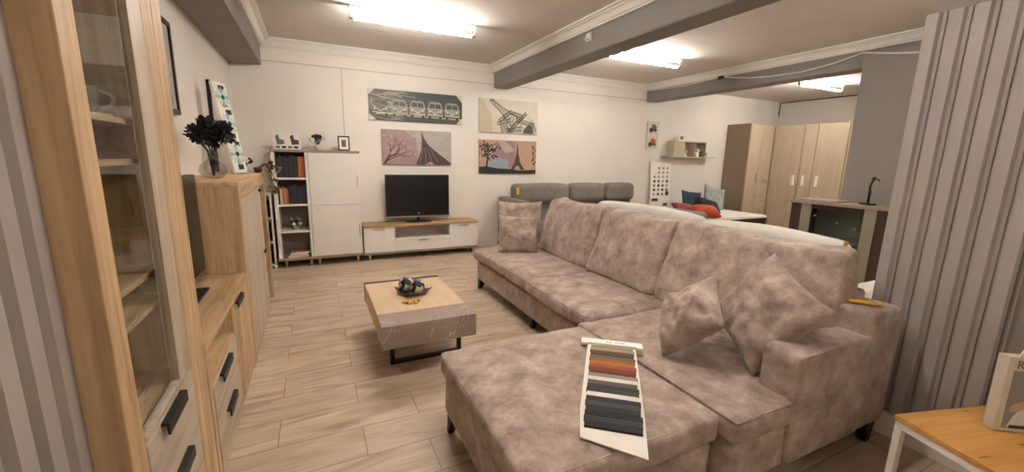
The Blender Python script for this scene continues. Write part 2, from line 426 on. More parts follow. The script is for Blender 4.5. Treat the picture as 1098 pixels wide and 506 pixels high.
# seams on the seat fronts
for (x, y0, y1, z) in ((1.612, 3.12, 4.30, .445), (1.607, 2.14, 3.02, .443)):
    m = MB(); m.tube([(x-2.1, yy-2.6, z) for yy in [y0+(y1-y0)*k/8 for k in range(9)]], .004, SOFA, 6); m.build('piping', SOFA, t)
sb('armrest', (1.875, 2.50, .935, 1.115, .12, .665), r=.025, crown=.004, axis='x', seed=6, wr=.004)
sb('armrest', (2.44, 2.74, .935, 1.125, .12, .785), r=.03, seed=7, wr=.004)
sb('backrest', (2.60, 2.74, 1.1, 4.32, .11, .84), r=.04, seed=8, wr=.004)
def backc(y0, y1, seed, ztop=1.045):
    def tp(a, b, c, p):
        # lean back, bulge at the bottom, fold over the top
        x = p[0]*(1.0 - .22*c) + .135*(c+1)/2*1.0; z = p[2]
        z += .022*abs(b)**3 if c > .3 else 0
        y = p[1]*(1 - .03*c)
        return (x, y, z)
    sb('back_cushion', (2.31, 2.56, y0, y1, .45, ztop), r=.05, crown=.045, axis='x', wr=.013, seed=seed, taper=tp, wscale=3.5, n=26)
backc(3.12, 4.10, 11, 1.035); backc(2.26, 3.11, 12, 1.03); backc(1.09, 2.25, 13, 1.04)
def leg(x, y, ox, oy, par, top=.13, mat=BLACKM, s=.035):
    m = MB()
    for zz in (0,): pass
    a = s*.45; vs = [(x+dx*a+ox, y+dy*a+oy, 0) for dx, dy in ((-1, -1), (1, -1), (1, 1), (-1, 1))] + [(x+dx*s, y+dy*s, top) for dx, dy in ((-1, -1), (1, -1), (1, 1), (-1, 1))]
    m.add(vs, [(3, 2, 1, 0), (4, 5, 6, 7), (0, 1, 5, 4), (1, 2, 6, 5), (2, 3, 7, 6), (3, 0, 4, 7)]); return m.build('leg', mat, par, .003)
for (x, y, ox, oy) in ((1.69, 4.24, -.03, .02), (1.70, 3.03, -.01, 0), (2.66, .99, .01, -.02), (2.62, 4.24, .02, .02), (1.60, 1.05, -.02, -.02)):
    leg(x-2.1, y-2.6, ox, oy, t, s=.045)
for pts in ([(1.50, .945, .446), (1.50, 1.3, .450), (1.50, 1.7, .450), (1.50, 2.06, .446)], [(1.50, .945, .446), (1.65, .943, .449), (1.86, .945, .446)],
            [(1.885, .95, .13), (1.882, .948, .35), (1.885, .95, .648), (1.888, 1.02, .657), (1.885, 1.10, .648), (1.882, 1.105, .46)], [(1.885, .947, .652), (2.15, .944, .655), (2.45, .947, .652)], [(2.45, .943, .66), (2.45, .943, .40), (2.45, .947, .14)]):
    m = MB(); m.tube([(a-2.1, b_-2.6, c) for a, b_, c in pts], .0045, SOFA, 6); m.build('piping', SOFA, t)
# ottoman / chaise
t = thing('ottoman', 'big square taupe suede ottoman pushed against the corner sofa', 'ottoman', (1.0, 1.5, 0))
def so(name, b_, r=.03, crown=0, seed=0, wr=.004):
    return soft_box(name, b_[0]-1, b_[1]-1, b_[2]-1.5, b_[3]-1.5, b_[4], b_[5], SOFA, t, r, crown, 'z', wr, seed, 20)
so('base', (.57, 1.465, 1.015, 2.0, .12, .328), .025, 0, 21)
so('cushion_support', (.64, 1.40, 1.08, 1.93, .30, .36), .01, 0, 24); so('cushion', (.55, 1.475, .99, 2.02, .340, .465), .035, .012, 22, .006)
m = MB(); zt = .458
pp = [(.565-1, 1.01-1.5), (1.46-1, 1.01-1.5), (1.46-1, 2.0-1.5), (.565-1, 2.0-1.5)]
pts = []
for k in range(4):
    a, c = pp[k], pp[(k+1) % 4]
    for q in range(8): pts.append((a[0]+(c[0]-a[0])*q/8, a[1]+(c[1]-a[1])*q/8, zt-.003))
m.tube(pts, .0045, SOFA, 6, True); m.build('piping', SOFA, t)
for (x, y, ox, oy) in ((.615, 1.93, -.02, .03), (.62, 1.09, -.02, -.02), (1.38, 1.93, .02, .03), (1.38, 1.09, .02, -.02)):
    leg(x-1, y-1.5, ox, oy, t)

# scatter cushions
def camright(): return Vector((.90, -.435, 0))
cushion('scatter_cushion', 'large taupe suede cushion balanced on its corner beside the armrest', .49, .49, .22, SOFA,
        axes((.474, -.668, 1.155), (.548, 1.212, .475), (2.08, 1.25, .735)) , seed=1.3, wr=.02)
cushion('scatter_cushion', 'small taupe suede cushion tilted on the seat left of the large cushion', .38, .38, .20, SOFA,
        axes((.431, -.993, .995), (.837, .913, .549), (1.79, 1.47, .680)), seed=4.1, wr=.02)
cushion('scatter_cushion', 'larger taupe suede cushion at the far end of the sofa, behind another', .52, .50, .17, SOFA,
        axes((.93, -.36, 0), (.10, .25, 1), (2.12, 4.18, .765)), seed=6.7, piping=True)
cushion('scatter_cushion', 'smaller taupe suede cushion leaning in front at the far end of the sofa', .44, .42, .15, SOFA,
        axes((.93, -.36, -.03), (.12, .30, 1), (2.00, 3.98, .67)), seed=8.2, piping=True)
m = MB(); X = Matrix.Translation((2.55, 1.03, .796)) @ Matrix.Rotation(R(-50), 4, 'Z')
m.box(-.07, .07, -.02, .02, 0, .008, YELLOW, X); m.box(.03, .055, -.006, .006, .008, .0086, BLACK, X)
tag(m.build('price_tag', YELLOW), 'mustard yellow tag lying on the rear corner of the sofa armrest', 'tag')

# swatch card on the ottoman
d = Vector((-.50, -.62, -.012)).normalized(); pr_ = Vector((.78, -.62, 0)).normalized(); upv = pr_.cross(d); upv = -upv if upv.z < 0 else upv
Xs = Matrix((pr_, d, upv)).transposed().to_4x4(); Xs.translation = Vector((1.43, 1.66, .491))
t = thing('swatch_card', 'fabric swatch card with striped samples lying on the ottoman', 'fabric samples', (1.43, 1.66, .491))
t.matrix_world = Xs
m = MB(); pts2 = [(-.128, .02), (.128, .02), (.128, .62), (.122, .86), (-.118, .80), (-.13, .62)]
m.prism(pts2, 'z', -.003, .001, CARD); m.build('card', CARD, t)
m = MB(); m.box(-.165, .165, -.03, .022, .001, .014, WHITEM); m.box(-.165, -.13, .018, .032, .001, .014, WHITEM); m.box(.13, .165, .018, .032, .001, .014, WHITEM)
for k, xx in enumerate((-.03, -.012, .02, .034, .048, .062)): m.box(xx, xx+.008, -.010, .002, .014, .0145, BLACK)
m.build('hanger_bar', WHITEM, t, .002)
sw = ['#8f806a', '#a08b6c', '#5c4a38', '#463a30', '#6b5a49', '#8b5a2c', '#a3683a', '#96502f', '#7c3a26', '#5e2d22', '#8c8178', '#d8cfc6', '#5a4f49', '#353231', '#3c3b3c', '#e0dad2', '#2b2a2b', '#3f3f40', '#2a2a2b', '#1d1d1e', '#343436', '#18181a']
y = .03
for k, c in enumerate(sw):
    dy = .028 + .009*(k/len(sw))
    mt = plain('swatch_fabric_%s' % c[1:], c, .8)
    m = MB(); hgt = .007 + .007*k/len(sw)
    m.prism([(y, 0.001), (y, hgt*.6), (y+dy*.4, hgt), (y+dy, hgt*.7), (y+dy*1.05, .001)], 'x', -.108-.002*(k % 3), .112+.003*((k*2) % 3), mt)
    m.build('swatch', mt, t, .001); y += dy
# ================================================================ COFFEE TABLE
t = thing('coffee_table', 'low chunky coffee table of pale oak and grey marble on black metal legs', 'coffee table', (.66, 3.12, 0))
def L(b_, o=(.66, 3.12, 0)): return (b_[0]-o[0], b_[1]-o[0], b_[2]-o[1], b_[3]-o[1], b_[4], b_[5])
bx('table_body', L((.338, .985, 2.84, 3.60, .24, .40)), BEIGEW, t, .003)
bx('marble_block', L((.335, .988, 2.60, 2.84, .238, .401)), MARBLE, t, .003, 'grey veined marble block at the near end')
bx('end_panel', L((.335, .988, 3.60, 3.645, .238, .401)), DARKW, t, .002, 'dark brown end panel')
for yy in (2.86, 3.38):
    m = MB(); q = .015
    for bb in ((.42, .45, yy-q, yy+q, 0, .24), (.925, .955, yy-q, yy+q, 0, .24), (.42, .955, yy-q, yy+q, 0, .028)): m.box(*L(bb), BLACKM)
    m.build('leg', BLACKM, t)
# dish with two balls
t = thing('square_dish', 'dark square dish with raised corners on the coffee table', 'dish', (.67, 3.21, .401), R(20))
m = MB(); n = 10; vs = []; 
for i in range(n+1):
    for j in range(n+1):
        u = -1+2*i/n; v = -1+2*j/n; e = max(abs(u), abs(v))
        vs.append((u*.135, v*.135, .006+.03*max(0, e-.35)**1.5 + .035*(abs(u*v))**2))
fs = [(i*(n+1)+j, (i+1)*(n+1)+j, (i+1)*(n+1)+j+1, i*(n+1)+j+1) for i in range(n) for j in range(n)]
N = len(vs); vs2 = vs + [(a, b2, c-.006) for a, b2, c in vs]
fs2 = fs + [tuple(N+k for k in f[::-1]) for f in fs]
ring = [j for j in range(n+1)] + [i*(n+1)+n for i in range(1, n+1)] + [n*(n+1)+j for j in range(n-1, -1, -1)] + [i*(n+1) for i in range(n-1, 0, -1)]
fs2 += [(ring[k], ring[(k+1) % len(ring)], N+ring[(k+1) % len(ring)], N+ring[k]) for k in range(len(ring))]
m.add([(a*.8, b2*.8, c) for a, b2, c in vs2], fs2, None, True); m.build('dish', plain('dark_lacquer', '#4a3a33', .3), t)
mb, nt, bs_ = base('black_white_mosaic', .4)
v = coords(nt); vo = nt.nodes.new('ShaderNodeTexVoronoi'); vo.feature = 'DISTANCE_TO_EDGE'; vo.inputs['Scale'].default_value = 38; nt.links.new(v, vo.inputs[0])
vo2 = nt.nodes.new('ShaderNodeTexVoronoi'); vo2.inputs['Scale'].default_value = 38; nt.links.new(v, vo2.inputs[0])
cc = ramp(nt, vo2.outputs['Color'], [(.50, '#1b1614'), (.56, '#cfc6bc')])
cc = mix(nt, lin('#1b1614'), cc, ramp(nt, vo.outputs[0], [(.02, (0, 0, 0, 1)), (.06, (1, 1, 1, 1))])); nt.links.new(cc, bs_.inputs['Base Color'])
for (x, y, lb) in ((.622, 3.255, 'black and white mosaic ball at the back of the square dish'), (.692, 3.165, 'black and white mosaic ball at the front of the square dish')):
    m = MB(); m.sphere((0, 0, 0), .060, mb, 24)
    o = m.build('decorative_ball', mb); o.location = (x, y, .401+.010+.060); tag(o, lb, 'ornament', 'mosaic balls in the dish')
m = MB(); RED = plain('red_brown_paper', '#8c3a22', .6)
for k in range(11):
    a = k*2.4; rr_ = .012+.005*k
    m.sphere((rr_*math.cos(a)*1.1, rr_*.6*math.sin(a), .009), .014, YELLOW if k % 4 else RED, 8, (1.1, 1, .6))
o = m.build('yellow_trinket', YELLOW); o.location = (.61, 2.985, .401); tag(o, 'small yellow and red trinket in front of the dish on the coffee table', 'ornament')

# ================================================================ BOOKCASE CABINET
O = (0.05, 6.2, 0)
t = thing('storage_cabinet', 'white tall cabinet with open bookshelves on the left and a plain door on the right', 'cabinet', O)
def LL(b_): return (b_[0]-O[0], b_[1]-O[0], b_[2]-O[1], b_[3]-O[1], b_[4], b_[5])
bx('top', LL((-.485, .575, 5.99, 6.38, 1.515, 1.545)), GREYOAK, t, .002, 'greyed oak top board')
bx('bottom', LL((-.485, .575, 5.99, 6.38, .10, .13)), GREYOAK, t, .002, 'greyed oak bottom board')
bx('side_panel', LL((-.475, -.435, 6.0, 6.37, .13, 1.515)), WHITEP, t, .001)
bx('side_panel', LL((-.095, -.06, 6.0, 6.37, .13, 1.515)), WHITEP, t, .001)
bx('side_panel', LL((.535, .565, 6.02, 6.37, .13, 1.515)), WHITEP, t, .001)
bx('back_panel', LL((-.435, .535, 6.36, 6.37, .13, 1.515)), plain('shelf_back_grey', '#8c7f75', .7), t)
for z in (1.165, .82, .47): bx('shelf', LL((-.435, -.095, 6.005, 6.36, z, z+.025)), WHITEP, t, .001)
bx('inner_box', LL((-.06, .535, 6.02, 6.36, .13, .14)), WHITEP, t)
for (z0, z1, hz) in ((.135, .826, (.38, .54)), (.83, 1.512, (1.07, 1.22))):
    dr = bx('door', LL((-.056, .562, 5.995, 6.018, z0, z1)), WHITEP, t, .0015)
    bx('handle', LL((.528, .538, 5.982, 5.995, *hz)), METAL, dr, .001)
for (x, y) in ((-.40, 6.06), (-.10, 6.06), (.0, 6.06), (.50, 6.06), (-.40, 6.32), (.50, 6.32)):
    leg(x-O[0], y-O[1], 0, -.0, t, .10, WOODFOOT, .02)
def book(x, w_, h_, dpt, z, mat, label, group, y0=6.06, tilt=0):
    m = MB(); m.box(0, w_, 0, dpt, 0, h_, mat); m.box(.002, w_-.002, .003, dpt+.002, .003, h_-.003, CARD)
    o = m.build('book', mat); o.location = (x, y0, z); tag(o, label, 'book', group); return o
BK = [plain('book_black', '#1d1a1b', .5), plain('book_charcoal', '#2b2828', .5), plain('book_orange', '#b4622c', .5), plain('book_cream', '#c9b596', .5), plain('book_terracotta', '#a5563a', .5), plain('book_tan', '#a98a60', .5), plain('book_navy', '#1c2230', .5)]
x = -.425
for k in range(8):
    w_ = .026+.004*(k % 3); book(x, w_, .25+.012*((k*3) % 4), .19, 1.19, BK[k % 2], 'dark spined book, %s from the left on the top shelf of the bookcase' % ('first', 'second', 'third', 'fourth', 'fifth', 'sixth', 'seventh', 'eighth')[k], 'dark books on the top shelf'); x += w_+.001
book(x+.004, .075, .265, .2, 1.19, BK[2], 'thick orange book at the right end of the top shelf', 'books on the top shelf')
x = -.41
for k, (mi, w_, h_) in enumerate(((3, .025, .2), (2, .022, .22), (5, .022, .21), (4, .02, .2))):
    book(x, w_, h_, .18, .845, BK[mi], ['cream book at the left end of the second shelf', 'bright orange book second from the left on the second shelf', 'tan book third from the left on the second shelf', 'terracotta book beside the dark books on the second shelf'][k], 'books on the second shelf'); x += w_+.002
for k in range(8):
    w_ = .023+.003*(k % 3); book(x, w_, .23+.01*((k*5) % 4), .19, .845, BK[(0, 6, 1)[k % 3]], 'dark spined book, %s of the dark ones on the second bookcase shelf' % ('first', 'second', 'third', 'fourth', 'fifth', 'sixth', 'seventh', 'last')[k], 'dark books on the second shelf'); x += w_+.001
# ornament on third shelf
m = MB(); GF = plain('ornament_grey', '#7d746c', .5)
m.lathe([(.0, 0), (.05, 0), (.055, .02), (.04, .05), (.03, .05), (0, .02)], (0, 0, 0), GF)
for k in range(9):
    a = k*.7; m.sphere((.05*math.cos(a), .04*math.sin(a), .075+.03*(k % 3)), .026, (CARD, BLACKPETAL, GF)[k % 3], 8)
o = m.build('flower_pot', GF); o.location = (-.255, 6.14, .496); tag(o, 'small grey pot of dark and white flowers on the third bookcase shelf', 'flowers')
# flat book pile
for k, (z, w_, rz, mat, lb) in enumerate(((.131, .25, 4, BK[5], 'tan book lying at the bottom of the flat pile on the lowest shelf'), (.156, .21, -6, CARD, 'white book lying in the middle of the flat pile on the lowest shelf'), (.178, .19, 8, BK[4], 'terracotta book lying on top of the flat pile on the lowest shelf'))):
    m = MB(); m.box(-w_/2, w_/2, -.08, .08, 0, .022 if k else .024, mat); m.box(-w_/2+.003, w_/2+.001, -.081, .078, .003, .019, CARD)
    o = m.build('book', mat); o.location = (-.255+.02*k, 6.13, z); o.rotation_euler = (0, 0, R(rz)); tag(o, lb, 'book', 'books lying flat on the lowest shelf')
# tripod sign with armchair pictures
t = thing('info_sign', 'white shaped card with two armchair pictures on top of the tall cabinet', 'sign', (-.285, 6.15, 1.545), R(-6))
m = MB(); m.prism([(-.155, 0), (.155, 0), (.158, .10), (.12, .21), (.03, .215), (-.03, .205), (-.145, .215), (-.16, .2)], 'y', -.004, .004, CARD); m.build('card', CARD, t)
GC = plain('print_grey', '#6f6a68', .6); BC = plain('print_brown', '#4b3b36', .6)
for s, c in ((-1, GC), (1, BC)):
    m = MB(); cx = s*.085
    m.prism([(cx-.05, .17), (cx-.01, .19), (cx+.0, .13), (cx+.05, .12), (cx+.055, .07), (cx-.03, .06)], 'y', -.0055, -.004, c)
    m.build('printed_armchair', c, t)
m = MB()
for k in range(4): m.box(-.135+.07*k, -.085+.07*k, -.0055, -.004, .015, .045, (GC, BC)[k % 2])
m.build('printed_swatches', GC, t)
# flower pot on cabinet
def flowerpot(loc, label, s=1.0, cols=(CARD, BLACKPETAL), n=16, potmat=PORC, cat='flowers'):
    t = thing('flower_pot', label, cat, loc)
    m = MB(); m.lathe([(0, 0), (.025*s, 0), (.032*s, .045*s), (.03*s, .05*s), (.026*s, .045*s), (0, .04*s)], (0, 0, 0), potmat); m.build('pot', potmat, t)
    m = MB(); rnd = random.Random(int(loc[0]*100))
    for k in range(n):
        a = rnd.uniform(0, 6.28); e = rnd.uniform(.1, 1.3); q = .065*s
        p = Vector((q*math.cos(a)*math.sin(e), q*math.sin(a)*math.sin(e), .075*s+q*math.cos(e)*.8))
        m.tube([(0, 0, .04*s), p], .0025*s, BLACKPETAL, 5)
        c = cols[k % len(cols)]
        for j in range(5):
            aa = j*1.256; m.sphere((p.x+.012*s*math.cos(aa), p.y+.008*s*math.sin(aa), p.z+.012*s*math.sin(aa)), .010*s, c, 6)
    m.build('flowers', BLACKPETAL, t); return t
flowerpot((.075, 6.15, 1.545), 'small white pot of white and dark flowers on the tall white cabinet', 1.45)
t = thing('photo_frame', 'small black photo frame standing on the tall white cabinet', 'picture frame', (.395, 6.15, 1.547), 0, rot=(R(-8), 0, R(-5)))
m = MB()
for bb in ((-.075, -.058, 0, .2), (.058, .075, 0, .2), (-.058, .058, 0, .018), (-.058, .058, .182, .2)): m.box(bb[0], bb[1], -.008, .008, bb[2], bb[3])
m.build('frame', BLACK, t, .001)
m = MB(); m.box(-.058, .058, -.002, .004, .018, .182, CARD); m.box(-.03, .03, -.003, -.002, .05, .15, GC); m.box(-.018, .01, -.0035, -.003, .07, .12, BC); m.build('photo', CARD, t)

# ================================================================ TV STAND
O = (1.43, 6.2, 0)
t = thing('tv_stand', 'white low media unit with oak top standing against the back wall', 'tv stand', O)
bx('top', LL((.580, 2.30, 5.985, 6.38, .485, .512)), OAKTOP, t, .002, 'oak top board')
bx('bottom', LL((.582, 2.295, 5.99, 6.37, .09, .115)), GREYOAK, t, .002, 'greyed oak bottom board')
m = MB()
for bb in ((.584, .600, 6.015, 6.37, .115, .485), (2.275, 2.295, 6.015, 6.37, .115, .485), (1.0, 1.015, 6.015, 6.36, .115, .485), (1.835, 1.85, 6.015, 6.36, .115, .485), (1.015, 1.835, 6.015, 6.36, .29, .305), (.585, 2.275, 6.36, 6.37, .115, .485)): m.box(*LL(bb))
m.build('body', WHITEP, t)
for (x0, x1, z0, z1) in ((.586, 1.008, .12, .482), (1.842, 2.288, .12, .482)):
    dd = bx('door', LL((x0, x1, 5.998, 6.014, z0, z1)), WHITEP, t, .0015)
    bx('handle', LL(((x0+x1)/2-.075, (x0+x1)/2+.075, 5.986, 5.998, z1-.035, z1-.02)), METAL, dd, .001)
dd = bx('drawer', LL((1.012, 1.838, 5.998, 6.014, .12, .295)), WHITEP, t, .0015)
bx('handle', LL((1.35, 1.50, 5.986, 5.998, .262, .276)), METAL, dd, .001)
for x in (.66, 2.2, 1.43):
    for y in (6.06, 6.31): leg(x-O[0], y-O[1], 0, 0, t, .09, CARD if x < 1 else BLACKM, .02)
# TV
t = thing('television', 'black flat screen television on the white media unit under the pictures', 'television', (1.405, 6.2, .512), R(-2))
m = MB(); m.box(-.475, .475, -.02, .03, .085, .71); m.build('housing', BLACK, t, .006)
bx('screen', (-.455, .455, -.0225, -.02, .125, .69), SCREEN, t)
m = MB(); m.box(-.475, .475, -.026, -.015, .075, .092); m.lathe([(0, 0), (.012, 0), (.012, .001), (0, .001)], (0, -.0, .1), METAL); m.build('lower_bezel', METAL, t, .002)
m = MB(); m.tube([(0, .0, .01), (0, .0, .09)], .02); m.lathe([(0, 0), (.2, 0), (.2, .006), (.17, .014), (0, .018)], (0, 0, 0), None, 32, Matrix.Diagonal((1, .55, 1, 1))); m.build('stand', BLACK, t)
m = MB(); m.lathe([(0, 0), (.013, 0), (.013, .002), (0, .002)], (0, 0, 0), None, 16, Matrix.Translation((0, -.026, .135)) @ Matrix.Rotation(R(90), 4, 'X')); m.build('badge', METAL, t)

# ================================================================ PICTURES ON THE BACK WALL
def pic(name, label, x0, x1, z0, z1, y=6.4, th=.025, mats=None, tilt=0):
    """canvas hung on the back wall; returns MB (local u,v in metres from lower-left) and finisher"""
    m = MB(); m.box(0, x1-x0, -th, 0, 0, z1-z0, mats)
    def fin():
        o = m.build(name, mats); o.location = (x0, y-.001, z0); tag(o, label, 'picture', 'canvas pictures on the back wall'); 
        if tilt: o.rotation_euler = (0, R(tilt), 0)
        return o
    def poly(pts, mat, lift=1):
        m.prism([(p[0]*(x1-x0), p[1]*(z1-z0)) for p in pts], 'y', -th-.0006*lift, -th+.0, mat)
    def line(pts, w_, mat, lift=1):
        for a, c in zip(pts[:-1], pts[1:]):
            A = Vector((a[0]*(x1-x0), a[1]*(z1-z0))); C = Vector((c[0]*(x1-x0), c[1]*(z1-z0))); D = C-A
            if D.length < 1e-6: continue
            nn = Vector((-D.y, D.x)).normalized()*w_/2
            q = [A-nn, C-nn, C+nn, A+nn]
            m.prism([(k.x, k.y) for k in q], 'y', -th-.0006*lift, -th, mat)
    return m, poly, line, fin
INK = plain('print_ink', '#23201f', .5); INK2 = plain('print_dark_green_grey', '#41433f', .45); PALE = plain('print_pale', '#c9c0ae', .5)
SEPIA = plain('print_sepia', '#b9ad95', .5); PINK = plain('print_pink', '#9b7f80', .5); PINKL = plain('print_pink_light', '#b39a97', .5); SKYB = plain('print_blue_grey', '#8b97a3', .5)
PEACH = plain('print_peach', '#b3927a', .5); MAUVE = plain('print_mauve', '#94777b', .5); TWR = plain('print_tower_brown', '#4a3836', .5); MID = plain('print_mid_grey', '#7b7a72', .5); SKYG = plain('print_grey_sky', '#a8a098', .5)
def clip01(p): return (max(.005, min(.995, p[0])), max(.01, min(.99, p[1])))
rnd = random.Random(3)
# vans
m, poly, line, fin = pic('canvas_picture', 'black and white canvas of a row of vintage vans, wrapped with pale corners', .77, 2.165, 2.0, 2.43, mats=INK2)
poly([(0, 0), (.07, 0), (0, .2)], PALE); poly([(1, 0), (.93, 0), (1, .22)], PALE); poly([(0, 1), (.06, 1), (0, .8)], PALE); poly([(1, 1), (.93, 1), (1, .75)], PALE)
poly([(.01, .35), (.25, .42), (.25, .62), (.01, .7)], MID, .5)
for k in range(22):
    a = rnd.uniform(.02, .2); v0 = rnd.uniform(.1, .95); line([(a, v0), (a+rnd.uniform(.08, .25), v0+rnd.uniform(-.16, .05))], rnd.uniform(.003, .008), SEPIA, 1.5)
line([(.05, .22), (.98, .16)], .012, PALE, 1.2)
VAN = plain('print_van_grey', '#8d8b80', .5); VAND = plain('print_van_dark', '#5d5d56', .5)
for k in range(5):
    c = .115+.192*k; c = min(c, .895)
    poly([(c-.086, .27), (c+.086, .25), (c+.088, .45), (c+.07, .66), (c+.05, .71), (c-.05, .72), (c-.07, .67), (c-.088, .46)], VAN if k else VAND, 2)
    poly([(c-.066, .50), (c-.004, .50), (c-.004, .64), (c-.056, .65)], INK2, 3); poly([(c+.004, .50), (c+.066, .49), (c+.056, .64), (c+.004, .64)], INK2, 3)
    line([(c-.08, .47), (c, .30), (c+.08, .46)], .012, PALE, 3)
    poly([(c-.07, .44), (c-.01, .31), (c-.075, .31)], VAND, 2.6); poly([(c+.07, .43), (c+.01, .31), (c+.075, .30)], VAND, 2.6)
    for s2 in (-1, 1):
        cx = c+s2*.058; poly([(cx+.010*math.cos(a), .375+.035*math.sin(a)) for a in [q*.785 for q in range(8)]], PALE, 4)
    line([(c-.085, .26), (c+.085, .245)], .012, PALE, 2.5); poly([(c-.07, .15), (c-.045, .15), (c-.045, .24), (c-.07, .24)], INK, 3); poly([(c+.045, .14), (c+.07, .14), (c+.07, .23), (c+.045, .23)], INK, 3)
for k in range(30):
    a = rnd.uniform(.0, .3); v0 = rnd.uniform(.05, .98); line([clip01((a, v0)), clip01((a+rnd.uniform(.05, .2), v0+rnd.uniform(-.14, .04)))], rnd.uniform(.002, .006), SEPIA if k % 2 else MID, 4.5)
fin()
# pink tree and tower
m, poly, line, fin = pic('canvas_picture', 'canvas of an iron tower behind a pink blossoming tree, above the television', .925, 1.985, 1.365, 1.875, mats=SKYG)
poly([(0, 0), (.5, 0), (.5, .55), (.45, .8), (.3, 1), (0, 1)], PINK, .5)
for k in range(120):
    u = rnd.uniform(.02, .5); v0 = rnd.uniform(.2, .97); s = rnd.uniform(.006, .02)
    poly([clip01((u+s*math.cos(a)*rnd.uniform(.7, 1.2), v0+2*s*math.sin(a)*rnd.uniform(.7, 1.2))) for a in [q*1.05 for q in range(6)]], PINKL if k % 2 else PINK, 1+.01*k)
def branch(p, ang, ln, w_, dep):
    q = clip01((p[0]+ln*math.cos(ang), p[1]+2*ln*math.sin(ang))); line([p, q], w_, INK, 2)
    if dep: 
        for da in (rnd.uniform(.25, .6), -rnd.uniform(.25, .6)): branch(q, ang+da, ln*.78, w_*.62, dep-1)
branch((.03, .02), 1.0, .12, .03, 5); branch((.06, .1), .5, .13, .014, 4)
poly([(.47, 0), (1, 0), (.98, .08), (.8, .35), (.66, .58), (.59, .8), (.565, .95), (.555, .95), (.56, .7), (.55, .45), (.51, .2)], TWR, 3)
for k in range(10): line([(.53+.03*k, .05), (.57+.012*k, .5)], .004, PINKL if k % 3 == 0 else INK, 4)
poly([(.6, .0), (.75, 0), (.68, .1)], PINKL, 5)
fin()
# sepia tower
m, poly, line, fin = pic('canvas_picture', 'sepia canvas of an iron tower seen tilted from below, upper right of the four', 2.455, 3.52, 1.90, 2.435, mats=PALE)
poly([(0, 0), (.22, 0), (.2, .5), (.05, .95), (0, 1)], SEPIA, .5)
for k in range(35):
    u = rnd.uniform(0, .95); v0 = rnd.uniform(.05, .95); line([clip01((u, v0)), clip01((u+rnd.uniform(-.05, .06), v0+rnd.uniform(-.1, .1)))], .004, SEPIA, 1)
def girder(a, c, wa, wc, n=9):
    """a lattice girder between two points, widths wa..wc (metres)"""
    sx, sy = x1_-x0_, z1_-z0_
    A = Vector((a[0]*sx, a[1]*sy)); C = Vector((c[0]*sx, c[1]*sy)); D = (C-A); nn = Vector((-D.y, D.x)).normalized()
    P = lambda t, k: clip01(((A+D*t+nn*k*(wa+(wc-wa)*t)/2).x/sx, (A+D*t+nn*k*(wa+(wc-wa)*t)/2).y/sy))
    line([P(0, 1), P(1, 1)], .012, INK, 2); line([P(0, -1), P(1, -1)], .012, INK, 2); line([P(0, 0), P(1, 0)], .005, INK2, 2)
    for q in range(n):
        line([P(q/n, 1), P((q+1)/n, -1)], .006, INK, 2.2); line([P(q/n, -1), P((q+1)/n, 1)], .006, INK2, 2.2)
x0_, x1_, z0_, z1_ = 2.455, 3.52, 1.90, 2.435
girder((.18, .99), (.42, .62), .05, .10, 7); girder((.42, .62), (.62, .30), .12, .2, 5); girder((.33, .35), (.50, .62), .05, .05, 6)
girder((.30, .28), (.52, .40), .05, .06, 6); girder((.50, .64), (.74, .52), .05, .05, 6); girder((.40, .30), (.44, .02), .10, .14, 5)
girder((.50, .05), (.80, .64), .05, .04, 12); girder((.62, .42), (.94, .28), .06, .06, 7); girder((.88, .36), (.93, .04), .10, .12, 6); girder((.45, .08), (.72, .16), .06, .06, 5)
for k in range(50):
    u = rnd.uniform(.38, .9); v0 = rnd.uniform(.03, .45); line([clip01((u, v0)), clip01((u+rnd.uniform(-.05, .05), v0+rnd.uniform(-.12, .12)))], .005, (INK, INK2, SEPIA)[k % 3], 3)
poly([(.74, .02), (.93, .02), (.92, .2), (.84, .28), (.77, .18)], INK2, 2.5)
fin()
# colour tower
m, poly, line, fin = pic('canvas_picture', 'colourful sunset canvas of a distant iron tower with dark trees, lower right of the four', 2.455, 3.515, 1.235, 1.785, mats=PEACH)
poly([(.15, .2), (.62, .2), (.62, .98), (.3, .98)], MAUVE, .5); poly([(.12, .15), (.5, .15), (.5, .42), (.25, .5)], SKYB, .8); poly([(.3, .98), (.45, .98), (.6, .7), (.45, .6)], PINKL, .9)
poly([(0, 0), (1, 0), (1, .12), (.7, .1), (.55, .14), (.3, .16), (.12, .22), (0, .2)], INK, 2)
for k in range(90):
    a = rnd.uniform(0, 6.28); q = rnd.uniform(0, 1); u = .16+.2*q*math.cos(a); v0 = .70+.28*q*math.sin(a); s = rnd.uniform(.010, .024)
    poly([clip01((u+s*math.cos(b2)*rnd.uniform(.6, 1.3), v0+1.8*s*math.sin(b2)*rnd.uniform(.6, 1.3))) for b2 in [z_*1.05 for z_ in range(6)]], INK if k % 3 else INK2, 3+.01*k)
line([(.12, .1), (.15, .6)], .03, INK, 3)
poly([(.54, .12), (.60, .12), (.64, .24), (.68, .24), (.73, .12), (.79, .12), (.71, .35), (.68, .6), (.665, .93), (.655, .93), (.64, .6), (.61, .35)], TWR, 4)
for k in range(10): s = .02; u = .96+.03*math.sin(k*2); v0 = .3+.06*k; poly([clip01((u+s*math.cos(b2), v0+2*s*math.sin(b2))) for b2 in [z_*1.05 for z_ in range(6)]], INK2, 3+.01*k)
fin()
